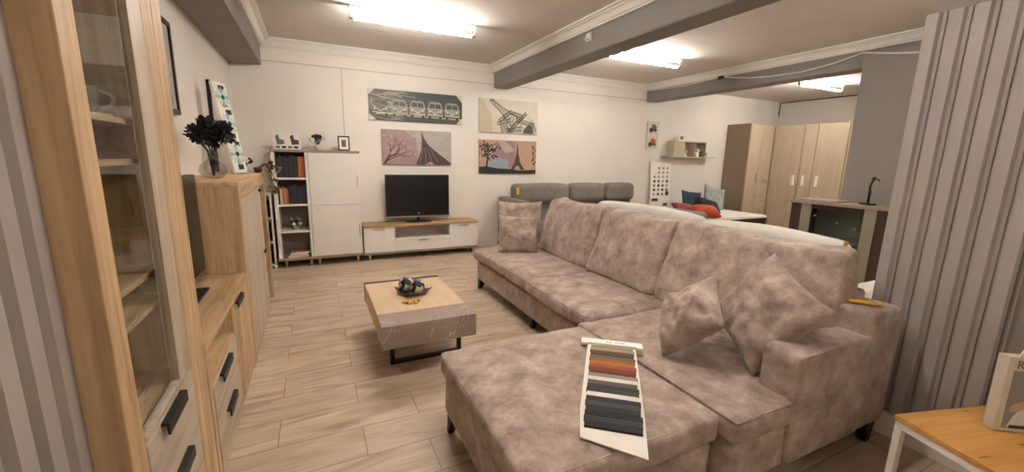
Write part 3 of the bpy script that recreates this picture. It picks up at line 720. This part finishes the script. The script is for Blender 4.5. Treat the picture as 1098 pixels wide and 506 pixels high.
# two small tractor pictures
for (z0, c, lb) in ((2.02, '#4a4a48', 'upper of two small square pictures, showing a dark vintage tractor'), (1.745, '#a0482f', 'lower of two small square pictures, showing a red vintage tractor')):
    cm = plain('print_tractor_%s' % c[1:], c, .5)
    m, poly, line, fin = pic('small_picture', lb, 6.02, 6.31, z0, z0+.25, mats=PALE)
    poly([(.3, .35), (.75, .35), (.8, .6), (.6, .8), (.35, .75)], cm, 2)
    for cx, q in ((.3, .2), (.72, .14), (.5, .12)): poly([(cx+q*.8*math.cos(a), .32+q*math.sin(a)) for a in [k*.6 for k in range(10)]], INK, 3)
    poly([(0, 0), (1, 0), (1, .05), (0, .05)], SEPIA, 1); o = fin(); o['group'] = 'small square tractor pictures'

# ================================================================ LEFT FURNITURE ROW
# tall display cabinet
O = (-.66, 1.62, 0)
t = thing('display_cabinet', 'tall oak display cabinet with narrow glass door at the left edge', 'cabinet', O)
XF = -.46
bx('side_panel', LL((-.86, XF, 1.228, 1.318, 0, 2.25)), OAKZ, t, .003)
bx('side_panel', LL((-.86, XF-.004, 1.79, 1.895, 0, 2.25)), OAKZ, t, .003)
bx('side_panel', LL((-.86, XF-.004, 1.898, 2.0, 0, 2.25)), OAKZ, t, .003)
bx('back_panel', LL((-.865, -.85, 1.30, 1.80, .05, 2.2)), plain('cabinet_back_brown', '#5a473a', .7), t)
bx('top', LL((-.86, XF-.005, 1.318, 1.79, 2.2, 2.25)), OAKY, t)
for z, mt in ((1.455, OAKY), (1.575, OAKY), (1.095, OAKY), (.99, OAKY), (.705, OAKY)): bx('shelf', LL((-.85, XF-.04, 1.318, 1.79, z, z+.018)), mt, t, .001)
dr = MB()
for bb in ((XF-.022, XF+.002, 1.645, 1.765, .715, 2.2), (XF-.022, XF+.002, 1.320, 1.645, 2.16, 2.2), (XF-.022, XF+.002, 1.320, 1.645, .715, .73)): dr.box(*LL(bb), WASHZ)
dr = dr.build('door', WASHZ, t, .002, 'pale washed oak door frame')
bx('glass_pane', LL((XF-.014, XF-.009, 1.318, 1.648, .725, 2.17)), GLASS, dr)
for (z0, z1, h0, h1, hz) in ((.475, .70, 1.43, 1.63, .67), (.245, .47, 1.45, 1.63, .455), (.03, .24, 1.45, 1.63, .225)):
    d_ = bx('drawer', LL((XF-.02, XF+.002, 1.322, 1.785, z0, z1)), WASHY, t, .002, 'pale washed oak drawer front')
    m = MB(); m.prism([(XF+.002-O[0], hz+.028), (XF+.022-O[0], hz+.026), (XF+.022-O[0], hz-.012), (XF+.016-O[0], hz-.012), (XF+.014-O[0], hz+.018), (XF+.002-O[0], hz+.018)], 'y', h0-O[1], h1-O[1]); m.build('handle', BLACKM, d_, label='black tab handle')
# cup and saucer
t = thing('teacup', 'cream porcelain teacup on the shelf of the tall display cabinet', 'cup', (-.62, 1.70, 1.603), R(-65))
cup = MB(); cup.lathe([(0, .004), (.028, .002), (.032, .004), (.047, .03), (.052, .08), (.049, .08), (.043, .032), (.02, .012), (0, .012)], (0, 0, 0)); c_ = cup.build('cup', PORC, t)
cup = MB(); cup.tube([(.02*math.sin(a), .042+.036*math.sin(a), .045+.026*math.cos(a)) for a in [R(4+k*17.2) for k in range(11)]], .0055, None, 8); cup.build('handle', PORC, t)
cup = MB(); cup.lathe([(0, 0), (.04, 0), (.08, .009), (.08, .012), (.04, .004), (0, .004)], (0, 0, 0)); s_ = cup.build('saucer', PORC); s_.location = (-.62, 1.70, 1.594); tag(s_, 'cream saucer under the teacup in the tall display cabinet', 'saucer')
# low unit
O = (-.66, 2.63, 0)
t = thing('low_media_unit', 'low oak media unit with an open niche and pale drawers beside the tall display cabinet', 'tv stand', O)
bx('top', LL((-.86, XF, 2.004, 3.255, .655, .685)), OAKY, t, .002)
bx('side_panel', LL((-.86, XF-.002, 2.004, 2.05, 0, .655)), OAKZ, t, .002)
bx('side_panel', LL((-.86, XF-.002, 2.63, 2.665, .0, .655)), OAKZ, t, .002)
bx('side_panel', LL((-.86, XF-.002, 3.205, 3.255, 0, .655)), OAKZ, t, .002)
bx('back_panel', LL((-.86, -.85, 2.05, 3.205, .03, .655)), OAKY, t)
bx('niche_floor', LL((-.85, XF-.004, 2.05, 2.63, .478, .496)), OAKY, t)
for (z0, z1, h0, h1, hz) in ((.255, .475, 2.17, 2.41, .445), (.03, .25, 2.23, 2.43, .225)):
    d_ = bx('drawer', LL((XF-.02, XF+.002, 2.052, 2.628, z0, z1)), WASHY, t, .002, 'pale washed oak drawer front')
    m = MB(); m.prism([(XF+.002-O[0], hz+.028), (XF+.022-O[0], hz+.026), (XF+.022-O[0], hz-.012), (XF+.016-O[0], hz-.012), (XF+.014-O[0], hz+.018), (XF+.002-O[0], hz+.018)], 'y', h0-O[1], h1-O[1]); m.build('handle', BLACKM, d_, label='black tab handle')
d_ = bx('door', LL((XF-.02, XF+.001, 2.667, 3.203, .03, .652)), OAKZ, t, .002)
m = MB(); m.prism([(XF-O[0], .645), (XF+.02-O[0], .643), (XF+.02-O[0], .61), (XF+.015-O[0], .61), (XF+.012-O[0], .635), (XF-O[0], .635)], 'y', 2.72-O[1], 2.92-O[1]); m.build('handle', BLACKM, d_, label='black tab handle')
m = MB(); m.lathe([(0, 0), (.035, 0), (.035, .003), (.03, .004), (0, .001)], (-.70+.66, 2.40-2.63, .685)); m.build('cable_grommet', BLACK, t)
# tv on it
t = thing('television', 'black flat television seen edge-on between the tall and middle oak cabinets', 'television', (-.70, 2.72, .685), R(90))
m = MB(); m.box(-.5, .5, -.02, .025, .06, .67); m.build('housing', BLACK, t, .005)
bx('screen', (-.485, .485, -.022, -.02, .075, .655), SCREEN, t)
m = MB(); m.tube([(0, 0, .01), (0, 0, .08)], .02); m.box(-.2, .2, -.09, .09, 0, .01); m.build('stand', BLACK, t)
# highboard
O = (-.66, 4.08, 0)
t = thing('highboard', 'chest-high oak cabinet carrying the vase of black flowers', 'cabinet', O)
bx('top', LL((-.865, XF, 3.262, 4.90, 1.27, 1.305)), OAKY, t, .002)
bx('side_panel', LL((-.865, XF-.001, 3.262, 3.32, 0, 1.27)), OAKZ, t, .002)
bx('side_panel', LL((-.865, XF-.001, 4.78, 4.90, 0, 1.27)), OAKZ, t, .002)
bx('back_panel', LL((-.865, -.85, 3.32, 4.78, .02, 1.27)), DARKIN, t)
bx('front_rail', LL((XF-.03, XF-.002, 3.32, 4.78, 1.19, 1.27)), OAKY, t, .002)
for (y0, y1, z0, z1, mt) in ((3.325, 3.86, .03, .62, WASHZ), (3.325, 3.86, .625, 1.185, WASHZ), (3.865, 4.42, .03, .62, WASHZ), (3.865, 4.42, .625, 1.185, WASHZ)):
    d_ = bx('door', LL((XF-.022, XF+.0, y0, y1, z0, z1)), mt, t, .002, 'pale washed oak door')
    if y0 > 3.8: bx('handle', LL((XF, XF+.018, y1-.12, y1-.015, (z1-.03), (z1-.01))), BLACKM, d_, label='black tab handle')
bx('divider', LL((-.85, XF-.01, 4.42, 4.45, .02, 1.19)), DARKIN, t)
for z in (.05, .45, .85): bx('shelf', LL((-.85, XF-.03, 4.45, 4.78, z, z+.02)), OAKY, t)

# vase with black flowers
t = thing('vase', 'clear glass vase filled with black artificial flowers on the chest-high oak cabinet', 'vase', (-.665, 3.70, 1.305))
m = MB(); prof = [(.0, .003), (.045, .0), (.07, .015), (.09, .05), (.082, .09), (.05, .12), (.03, .135), (.028, .18), (.04, .205)]
inner = [(r-.004 if r > .01 else 0, z+.004) for r, z in prof][::-1]
m.lathe(prof+[(.038, .206)]+inner[1:], (0, 0, 0), GLASSV, 28); m.build('glass_vase', GLASSV, t)
m = MB(); rnd = random.Random(11)
def leafpoly(m, p, d, s, mat):
    d = Vector(d).normalized(); a = d.orthogonal().normalized(); a.rotate(Matrix.Rotation(rnd.uniform(0, 6.28), 3, d)); p = Vector(p)
    n_ = d.cross(a)*s*.15
    vs = [p, p+d*s*.4+a*s*.32+n_, p+d*s*.8+a*s*.24, p+d*s, p+d*s*.8-a*s*.24, p+d*s*.4-a*s*.32+n_]
    m.add(vs, [(0, 1, 2, 3), (0, 3, 4, 5)], mat, True)
heads0 = [(-.02, -.02, .42, .10), (.08, .03, .40, .09), (-.06, .06, .38, .09), (.02, .0, .34, .10), (.09, -.05, .33, .08), (-.09, -.05, .36, .08), (.0, .09, .33, .08), (-.03, -.08, .33, .08), (.12, .07, .32, .07), (-.12, -.16, .36, .035), (-.10, -.21, .40, .028), (-.12, -.11, .33, .04), (.03, .03, .45, .07), (.05, -.06, .41, .07)]
heads = [(x*.78, y*.85, .2+(z-.2)*.72, s*.82) for x, y, z, s in heads0]
st = MB()
for (x, y, z, s) in heads:
    st.tube([(x*.05, y*.05, .02), (x*.2, y*.2, .2), (x*.6, y*.6, .2+(z-.2)*.6), (x, y, z-.01)], .003, BLACKPETAL, 5)
    for k in range(int(26 if s > .05 else 9)):
        dd = Vector((rnd.gauss(0, 1), rnd.gauss(0, 1), rnd.gauss(.3, 1))).normalized()
        leafpoly(m, Vector((x, y, z))+dd*s*.25, dd+Vector((0, 0, .2)), s*rnd.uniform(.7, 1.05), BLACKPETAL)
m.build('flowers', BLACKPETAL, t); st.build('stems', BLACKPETAL, t)
# leaning flower board
TEAL = plain('teal_petal', '#8dbbb2', .5); WPET = plain('white_petal', '#cfd6d0', .5)
Xb = axes((.45, .89, 0), (-.12, .05, .80), (-.61, 4.52, 1.312))
t = thing('flower_canvas', 'narrow white canvas of big daisies and black squares leaning on the left wall', 'picture', (-.645, 4.60, 1.306)); t.matrix_world = Xb
m = MB(); m.box(-.085, .085, -.012, .012, 0, .80, CARD)
for k in range(11):
    for s in (0,): m.box(-.02+.02*(k % 2), .05+.02*(k % 2), -.0135, -.012, .03+.07*k, .075+.07*k, BLACK)
m.build('canvas', CARD, t)
for (cx, cz, r) in ((.0, .17, .10), (.0, .44, .10), (.0, .67, .09)):
    m = MB()
    for k in range(12):
        a = k*math.pi/6; dx, dz = math.cos(a), math.sin(a); w_ = r*.16
        m.prism([(cx+dx*r*.2-dz*w_*.4, cz+dz*r*.2+dx*w_*.4), (cx+dx*r*.75-dz*w_, cz+dz*r*.75+dx*w_), (cx+dx*r, cz+dz*r), (cx+dx*r*.75+dz*w_, cz+dz*r*.75-dx*w_), (cx+dx*r*.2+dz*w_*.4, cz+dz*r*.2-dx*w_*.4)], 'y', -.018-.001*(k % 2), -.0135, TEAL if k % 3 == 0 else WPET)
    m.prism([(cx+r*.22*math.cos(a), cz+r*.22*math.sin(a)) for a in [q*.628 for q in range(10)]], 'y', -.022, -.0135, BLACK)
    m.build('daisy', WPET, t)
flowerpot((-.60, 4.66, 1.305), 'small pot of white and dark flowers on the far end of the chest-high oak cabinet', 1.1)
# trailing dried plant
t = thing('dried_plant', 'brown dried flowers trailing over the far front corner of the chest-high oak cabinet', 'plant', (-.50, 4.82, 1.305))
m = MB(); m.lathe([(0, 0), (.03, 0), (.038, .05), (.034, .05), (0, .03)], (0, 0, 0), DARKW); m.build('pot', DARKW, t)
m = MB(); DRY = plain('dried_brown', '#6b4a35', .7); DRYP = plain('dried_cream', '#b7a48d', .7); rnd = random.Random(5)
for k in range(16):
    a = rnd.uniform(-1.2, 1.4); q = rnd.uniform(.05, .13); zz = rnd.uniform(-.20, .09)
    p = [(0, 0, .04), (q*.6*math.cos(a)+.03, q*.5*math.sin(a), .09), (q*math.cos(a)+.06, q*math.sin(a), zz)]
    m.tube(p, .002, DRY, 5); 
    for j in range(5): leafpoly(m, Vector(p[-1]), (rnd.gauss(0, 1), rnd.gauss(0, 1), rnd.gauss(0, 1)), .04, DRY if k % 4 else DRYP)
m.build('dried_flowers', DRY, t)
# wall picture (left) and mirror
t = thing('framed_picture', 'tall black framed black and white picture on the left wall', 'picture', (-.868, 3.4, 1.755), R(90))
m = MB(); W2 = .43; H2 = .62
for bb in ((-W2, -W2+.03, 0, H2), (W2-.03, W2, 0, H2), (-W2, W2, 0, .03), (-W2, W2, H2-.03, H2)): m.box(bb[0], bb[1], -.025, 0, bb[2], bb[3])
m.build('frame', BLACK, t)
m = MB(); m.box(-W2+.03, W2-.03, -.012, -.004, .03, H2-.03, SKYG)
for k in range(26):
    cx = rnd.uniform(-W2+.08, W2-.08); cz = rnd.uniform(.05, .22); q = rnd.uniform(.02, .05)
    m.prism([(cx+q*math.cos(a)*rnd.uniform(.7, 1.2), max(.035, cz+q*math.sin(a)*rnd.uniform(.7, 1.2))) for a in [z_*.9 for z_ in range(7)]], 'y', -.0125-.0001*k, -.012, INK if k % 4 else MID)
m.build('print', SKYG, t)
t = thing('wall_mirror', 'slim black framed mirror on the left wall near the back corner', 'mirror', (-.868, 5.40, 1.25), R(90))
m = MB(); W2 = .47; H2 = .92
for bb in ((-W2, -W2+.022, 0, H2), (W2-.022, W2, 0, H2), (-W2, W2, 0, .022), (-W2, W2, H2-.022, H2)): m.box(bb[0], bb[1], -.03, 0, bb[2], bb[3])
m.build('frame', BLACK, t)
bx('mirror_glass', (-W2+.022, W2-.022, -.012, -.006, .022, H2-.022), MIRROR, t)
# small white shelf in the corner
O = (-.70, 6.2, 0)
t = thing('corner_shelf', 'small white open shelf in the back left corner behind the oak cabinet', 'shelf', O)
for x in (-.86, -.53): bx('side_panel', LL((x, x+.02, 6.02, 6.38, 0, .98)), WHITEP, t)
for z in (.04, .35, .66, .96): bx('shelf', LL((-.84, -.53, 6.02, 6.38, z, z+.02)), WHITEP, t)
for (z, lb) in ((.06, 'black box on the lowest level of the small corner shelf'), (.37, 'black box on the middle level of the small corner shelf'), (.68, 'black box on the upper level of the small corner shelf')):
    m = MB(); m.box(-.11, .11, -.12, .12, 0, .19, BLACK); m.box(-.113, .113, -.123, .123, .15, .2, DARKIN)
    o = m.build('storage_box', BLACK); o.location = (-.675, 6.18, z); tag(o, lb, 'box', 'boxes on the corner shelf')

# ================================================================ GREY SOFA AT BACK WALL
O = (4.15, 5.9, 0)
t = thing('grey_sofa', 'grey sofa with three headrest rolls against the back wall', 'sofa', O)
def sg(name, b_, mat, r=.03, crown=0, axis='z', seed=0, wr=.003, n=12, label=None):
    return soft_box(name, b_[0]-O[0], b_[1]-O[0], b_[2]-O[1], b_[3]-O[1], b_[4], b_[5], mat, t, r, crown, axis, wr, seed, n, label)
sg('base', (2.95, 5.30, 5.42, 6.30, .08, .30), GREYF, seed=31)
sg('backrest', (2.95, 5.45, 6.05, 6.36, .25, .82), GREYF, .06, seed=32)
sg('armrest', (2.78, 2.95, 5.45, 6.33, .08, .86), GREYF, .03, seed=33)
sg('armrest', (5.32, 5.50, 5.45, 6.33, .08, .62), GREYF, .03, seed=34)
for k, (a, c) in enumerate(((2.97, 3.74), (3.75, 4.53), (4.54, 5.31))): sg('seat_cushion', (a, c, 5.40, 6.06, .28, .45), GREYF, .05, .015, seed=35+k)
for k, (a, c) in enumerate(((2.90, 3.98), (3.99, 4.74), (4.75, 5.42))): sg('headrest', (a, c, 5.92, 6.16, .77, 1.085), GREYF, .09, .01, 'z', 41+k)
bx('tag', LL((2.925, 2.975, 5.915, 5.92, .92, 1.03)), YELLOW, t, label='yellow tag')
for x in (2.9, 5.4):
    for y in (5.5, 6.25): leg(x-O[0], y-O[1], 0, 0, t, .10, BLACKM, .025)

# ================================================================ WHITE SOFA behind
O = (3.4, 2.5, 0)
t = thing('white_sofa', 'off-white sofa standing back to back behind the taupe corner sofa', 'sofa', O)
def crest(a, b_, c, p):
    z = p[2]
    if c > 0: z += .03*math.cos(b_*math.pi/2)**.8 - .02
    return (p[0], p[1], z)
def sw2(name, b_, r=.06, crown=0, axis='z', seed=0, wr=.004, n=14, taper=None):
    return soft_box(name, b_[0]-O[0], b_[1]-O[0], b_[2]-O[1], b_[3]-O[1], b_[4], b_[5], WHITEF, t, r, crown, axis, wr, seed, n, taper=taper)
sw2('base', (3.02, 3.85, 1.42, 3.75, .10, .32), .03, seed=51)
sw2('backrest', (2.93, 3.18, 2.46, 3.90, .12, 1.045), .09, seed=52, taper=crest)
sw2('backrest', (2.93, 3.18, 1.36, 2.46, .12, 1.03), .09, seed=53, taper=crest)
sw2('seat_cushion', (3.17, 3.90, 1.45, 2.60, .31, .47), .05, .015, seed=54); sw2('seat_cushion', (3.17, 3.90, 2.61, 3.72, .31, .47), .05, .015, seed=55)
sw2('armrest', (3.06, 3.92, 1.22, 1.44, .12, .70), .09, .02, seed=56); sw2('armrest', (3.15, 3.92, 3.72, 3.93, .12, .68), .09, .02, seed=57)
bx('tag', LL((2.95, 2.99, 1.345, 1.352, .95, 1.03)), YELLOW, t, label='yellow tag')
for x in (3.05, 3.82):
    for y in (1.32, 3.84): leg(x-O[0], y-O[1], 0, 0, t, .14, BLACKM, .025)

# ================================================================ BED
O = (7.0, 5.55, 0)
t = thing('bed', 'single bed with a white topped black sided mattress beside the wardrobe', 'bed', O)
bx('frame', LL((5.95, 8.10, 5.06, 6.10, .08, .30)), GREYOAK, t, .005)
bx('footboard', LL((8.06, 8.10, 5.06, 6.10, .0, .42)), GREYOAK, t, .005)
bx('headboard', LL((5.90, 5.95, 5.02, 6.14, .0, .60)), GREYF, t, .005)
bx('mattress', LL((5.96, 8.05, 5.06, 6.10, .30, .44)), BLACK, t, .02, 'black mattress side')
soft_box('topper', 5.96-7, 8.05-7, 5.05-5.55, 6.11-5.55, .43, .50, CARD, t, .03, .004, 'z', .002, 3, 10)
for x in (6.0, 8.0):
    for y in (5.1, 6.05): leg(x-O[0], y-O[1], 0, 0, t, .09, BLACKM, .025)
CT = fabric('teal_fabric', [(.3, '#243c42'), (.7, '#314e55')], 8); CB = fabric('black_fabric', [(.3, '#1b1b1f'), (.7, '#2a2a2f')], 8)
CP = fabric('silver_pattern', [(.42, '#7c8687'), (.5, '#a9afac'), (.6, '#8c9695')], 18); CR = fabric('red_fabric', [(.3, '#7a2b2b'), (.7, '#8f3532')], 8); CO = fabric('orange_fabric', [(.3, '#b04a26'), (.7, '#c55a2e')], 8)
cushion('bed_cushion', 'silvery patterned cushion propped at the back of the bed', .55, .5, .16, CP, axes((.95, -.2, -.25), (.25, .25, .95), (7.62, 5.96, .755)), seed=2, wr=.006)
cushion('bed_cushion', 'teal cushion propped at the back left of the bed', .5, .42, .14, CT, axes((.97, -.15, -.12), (.1, .3, .95), (6.92, 5.92, .71)), seed=3, wr=.006)
cushion('bed_cushion', 'black cushion lying in front of the teal one on the bed', .5, .36, .13, CB, axes((.93, -.25, -.25), (.2, .7, .65), (7.12, 5.66, .64)), seed=5, wr=.006)
cushion('bed_cushion', 'dark red cushion at the left end of the bed', .44, .34, .16, CR, axes((.97, -.25, -.1), (.1, .85, .45), (6.10, 5.35, .64)), seed=6, wr=.006)
cushion('bed_cushion', 'orange cushion beside the dark red one on the bed', .52, .30, .22, CO, axes((.97, -.25, -.05), (.1, .8, .5), (6.42, 5.16, .61)), seed=7, wr=.006)
# grey bench before the bed
t = thing('grey_pouf', 'low grey upholstered seat glimpsed between the white sofa and the sample board', 'pouf', (5.6, 4.95, 0))
soft_box('cushion', -.45, .22, -.35, .38, .30, .68, GREYF, t, .06, .02, 'z', .008, 61, 12)
soft_box('base', -.43, .20, -.33, .36, .0, .31, GREYF, t, .03, 0, 'z', .003, 62, 8)

# sample board
t = thing('sample_board', 'tall white board of fabric samples leaning on the back wall beside the bed', 'sample board', (6.45, 6.30, .0)); t.rotation_euler = (R(-2.5), 0, 0)
m = MB()
prof = [(-.32, 0), (.32, 0), (.27, .75), (.27, 1.47), (-.29, 1.49), (-.27, 1.1), (-.26, .75)]
m.prism(prof, 'y', -.006, .006, CARD); grs = [plain('sample_%d' % k, c, .7) for k, c in enumerate(('#2f2a28', '#5f5650', '#8b8178', '#a99c90', '#453a35'))]
for r in range(7):
    for c in range(4):
        if (r in (0, 1) and c < 1): continue
        x = -.20+.115*c; z = 1.38-.088*r
        m.box(x, x+.06, -.008, -.006, z-.05, z, grs[(r*3+c*2) % 5 if r > 2 else 3])
m.box(-.22, -.05, -.008, -.006, .68, .74, grs[4]); m.box(.10, .22, -.008, -.006, .58, .64, grs[4]); m.prism([(.19+.05*math.cos(a), .84+.05*math.sin(a)) for a in [k*.5236 for k in range(12)]], 'y', -.008, -.006, grs[0])
m.build('board', CARD, t)

# wall shelf
t = thing('wall_shelf', 'beige box wall shelf with two open cells on the back wall', 'shelf', (7.1, 6.4, 1.58))
BEI = plain('beige_laminate', '#b8aa93', .6); BEI2 = plain('beige_laminate_inner', '#7d7162', .6)
m = MB(); m.box(-.65, .68, -.22, -.001, 0, .022); m.build('shelf_board', BEI, t)
m = MB()
for bb in ((-.50, -.20, -.20, -.002, .022, .33), (.40, .42, -.20, -.002, .022, .33), (.08, .10, -.20, -.002, .022, .33), (-.2, .42, -.20, -.002, .31, .33), (-.2, .42, -.01, -.002, .022, .31)): m.box(*bb)
m.build('cells', BEI, t)
for (x, s, lb, c) in ((6.99, .8, 'tiny white dog figurine in the left cell of the wall shelf', CARD), (7.33, 1.1, 'white figurine in the right cell of the wall shelf', CARD), (7.42, .8, 'dark figurine in the right cell of the wall shelf', BC), (7.60, .6, 'tiny beige figurine on the right end of the wall shelf', BEI2)):
    m = MB(); m.sphere((0, 0, .05*s), .05*s, c, 10, (1, .7, 1)); m.sphere((.02*s, -.01, .115*s), .035*s, c, 10); m.sphere((.0*s, -.0, .15*s), .012*s, c, 6); m.box(-.04*s, .04*s, -.03, .03, 0, .02*s, c)
    o = m.build('figurine', c); o.location = (x, 6.27, 1.602); tag(o, lb, 'figurine', 'figurines on the wall shelf')
m = MB(); m.box(-.07, .07, -.015, .015, 0, .13, CARD); m.box(-.045, -.003, -.017, -.015, .03, .10, INK); m.box(.005, .045, -.017, -.015, .03, .1, MID)
o = m.build('small_print', CARD); o.location = (6.86, 6.28, 1.91); tag(o, 'tiny black and white print standing on the wall shelf', 'picture')

# ================================================================ WARDROBES
O = (8.8, 6.1, 0)
t = thing('wardrobe', 'tall wardrobe with a brown side panel and a stack of small drawers', 'wardrobe', O)
bx('side_panel', LL((8.36, 8.40, 5.84, 6.39, 0, 2.32)), WARDB, t, .002, 'grey brown side panel')
bx('carcass', LL((8.40, 9.19, 5.88, 6.39, .0, 2.30)), WARDL, t)
d_ = bx('door', LL((8.402, 8.80, 5.855, 5.878, .04, 2.30)), WARDL, t, .002); bx('handle', LL((8.74, 8.77, 5.835, 5.855, 1.08, 1.26)), METAL, d_, .002)
d_ = bx('door', LL((8.805, 9.19, 5.855, 5.878, 1.05, 2.30)), WARDL, t, .002); bx('handle', LL((9.02, 9.14, 5.835, 5.855, 1.10, 1.135)), METAL, d_, .002)
for k in range(6):
    z1 = 1.04-.168*k; d_ = bx('drawer', LL((8.81, 9.185, 5.85, 5.875, z1-.162, z1)), WARDD, t, .002); bx('handle', LL((8.95, 9.05, 5.835, 5.85, z1-.08, z1-.06)), METAL, d_, .001)
O = (9.65, 5.0, 0)
t = thing('wardrobe', 'wide beige wardrobe with vertical handles along the far right wall', 'wardrobe', O)
bx('carcass', LL((9.225, 10.09, 3.6, 6.38, 0, 2.30)), WARDL, t)
for (y0, y1, hy, w2) in ((5.25, 5.845, 5.34, 0), (4.985, 5.22, 5.13, .0), (4.44, 4.975, 4.87, 0.0), (3.9, 4.43, 4.0, 0)):
    d_ = bx('door', LL((9.20-w2, 9.222, y0, y1, .04, 2.30)), WARDL, t, .003); bx('handle', LL((9.18, 9.20, hy-.03, hy+.03, 1.05, 1.27)), WHITEM, d_, .002)
# glass sideboard (console)
O = (5.52, 2.58, 0)
t = thing('glass_showcase', 'dark wood showcase with silver posts and glass front before the grey column', 'cabinet', O)
bx('top', LL((5.32, 5.72, 2.09, 3.08, 1.035, 1.07)), GREYOAK, t, .002, 'pale greyed wood top')
bx('side_panel', LL((5.35, 5.70, 2.95, 3.07, 0.0, 1.035)), DARKW, t, .002); bx('side_panel', LL((5.35, 5.70, 2.09, 2.20, 0.0, 1.035)), DARKW, t, .002)
SILV = plain('silver_laminate', '#8f8779', .4, .3)
bx('front_post', LL((5.345, 5.365, 2.84, 2.95, .0, 1.035)), SILV, t, .002, 'silver front post'); bx('front_post', LL((5.345, 5.365, 2.20, 2.31, .0, 1.035)), SILV, t, .002, 'silver front post')
bx('back_panel', LL((5.68, 5.69, 2.2, 2.97, .1, 1.03)), plain('showcase_back', '#7d7566', .5), t)
for z in (.10, .62): bx('shelf', LL((5.37, 5.68, 2.2, 2.97, z, z+.02)), DARKW if z < .5 else SILV, t)
bx('glass_door', LL((5.37, 5.376, 2.31, 2.84, .12, 1.0)), GLASS, t)
bx('top_rail', LL((5.36, 5.38, 2.2, 2.95, .985, 1.035)), DARKW, t)
for (y, z) in ((2.80, .90), (2.56, .84), (2.38, .80)):
    m = MB(); m.sphere((5.365-O[0], y-O[1], z), .012, METAL, 8); m.build('knob', METAL, t)
bx('tray', (5.38, 5.68, 2.60, 3.02, 1.072, 1.085), GREYOAK); tag(bpy.data.objects['tray'], 'thin greyed wood board lying on the glass showcase', 'tray')
# figurine on it
t = thing('bird_figurine', 'slim black metal bird figurine standing on the glass showcase', 'figurine', (5.50, 2.36, 1.07), R(60))
m = MB(); m.box(-.07, .07, -.04, .04, 0, .02); m.build('base', BLACKM, t, .003)
m = MB(); m.tube([(0, 0, .02), (.0, 0, .12), (.01, 0, .20), (-.01, 0, .26), (-.04, 0, .29), (-.08, 0, .285), (-.11, 0, .265)], .012, BLACKM, 8, r1=.006); m.sphere((-.03, 0, .29), .022, BLACKM, 10); m.sphere((.0, 0, .13), .022, BLACKM, 10, (.7, .7, 1.8)); m.build('figure', BLACKM, t)

# ================================================================ NEAR RIGHT TABLE
a_ = math.atan2(-.28, .96)
t = thing('side_table', 'oak topped side table with white metal frame at the right edge', 'table', (2.09, .675, 0), a_)
TW, TD, TH = .95, .62, .50
bx('table_top', (0, TW, -TD, 0, TH-.022, TH), TABLEOAK, t, .002)
m = MB()
m.box(.004, TW-.004, -TD+.004, -TD+.03, TH-.05, TH-.022); m.box(.004, TW-.004, -.03, -.004, TH-.05, TH-.022); m.box(.004, .03, -TD+.004, -.004, TH-.05, TH-.022); m.box(TW-.03, TW-.004, -TD+.004, -.004, TH-.05, TH-.022)
m.build('frame', WHITEM, t, .001)
for x in (.004, TW-.03):
    for y in (-.03, -TD+.004): bx('leg', (x, x+.026, y, y+.026, 0, TH-.05), WHITEM, t, .001)
# paper bag on it
t = thing('gift_bag', 'white carrier bag with a photo print standing on the oak side table', 'bag', (2.31, .462, TH+.004), 0, rot=(R(-3), R(2), a_-R(14)))
m = MB(); m.box(0, .28, 0, .04, 0, .30); m.build('bag_body', plain('cream_paper', '#cbbfac', .6), t, .002)
PB = plain('photo_grey', '#8d8782', .6); SK = plain('photo_skin', '#c39f86', .6); PW = plain('photo_white', '#d8d2d0', .6); PD = plain('photo_dark', '#2e2827', .6); HAIR = plain('photo_hair', '#6b4a35', .6)
m = MB(); m.box(.025, .28, -.0012, 0, .015, .245, PB)
m.prism([(.04, .02), (.28, .02), (.28, .15), (.16, .14), (.10, .12), (.06, .07)], 'y', -.0018, 0, PW)
m.prism([(.035, .085), (.045, .11), (.12, .145), (.22, .13), (.22, .10), (.12, .11), (.06, .08)], 'y', -.0024, 0, SK)
m.prism([(.13, .16), (.12, .2), (.16, .235), (.24, .235), (.26, .18), (.20, .15)], 'y', -.003, 0, HAIR)
m.prism([(.15, .15), (.15, .19), (.19, .21), (.22, .17), (.2, .14)], 'y', -.0034, 0, SK)
m.box(.05, .28, -.0036, 0, .015, .028, PD); m.build('photo_print', PB, t)
m = MB(); m.tube([(.03, .0, .295), (.035, -.01, .33), (.05, -.012, .365), (.065, -.012, .372), (.07, -.01, .33), (.075, 0, .295)], .005, CARD, 6); m.build('handle', CARD, t)
tc = bpy.data.curves.new('bag_lettering', 'FONT'); tc.body = 'RE'; tc.size = .045; tc.extrude = .0006
to = bpy.data.objects.new('lettering_curve', tc); to = bpy.data.objects.new('lettering', bpy.data.meshes.new_from_object(to)); COL.objects.link(to); to.parent = t; to.location = (.03, -.0008, .255); to.rotation_euler = (R(90), 0, 0); to.data.materials.clear(); to.data.materials.append(plain('gold_print', '#6d5a3c', .5))
# plant behind the bag
t = thing('potted_plant', 'dark leafy potted plant behind the carrier bag on the oak side table', 'plant', (2.60, .28, TH+.001))
m = MB(); m.lathe([(0, 0), (.05, 0), (.065, .10), (.06, .105), (.055, .09), (0, .08)]); m.build('pot', DARKW, t)
m = MB(); LEAF = plain('dark_leaf', '#2e3524', .6); LEAF2 = plain('brown_leaf', '#4d4034', .6); rnd = random.Random(9)
for k in range(60):
    dd = Vector((rnd.gauss(0, 1), rnd.gauss(0, 1), abs(rnd.gauss(.8, .6)))).normalized(); leafpoly(m, Vector((0, 0, .12))+dd*rnd.uniform(.03, .15), dd, rnd.uniform(.05, .08), LEAF if k % 3 else LEAF2)
m.build('foliage', LEAF, t)
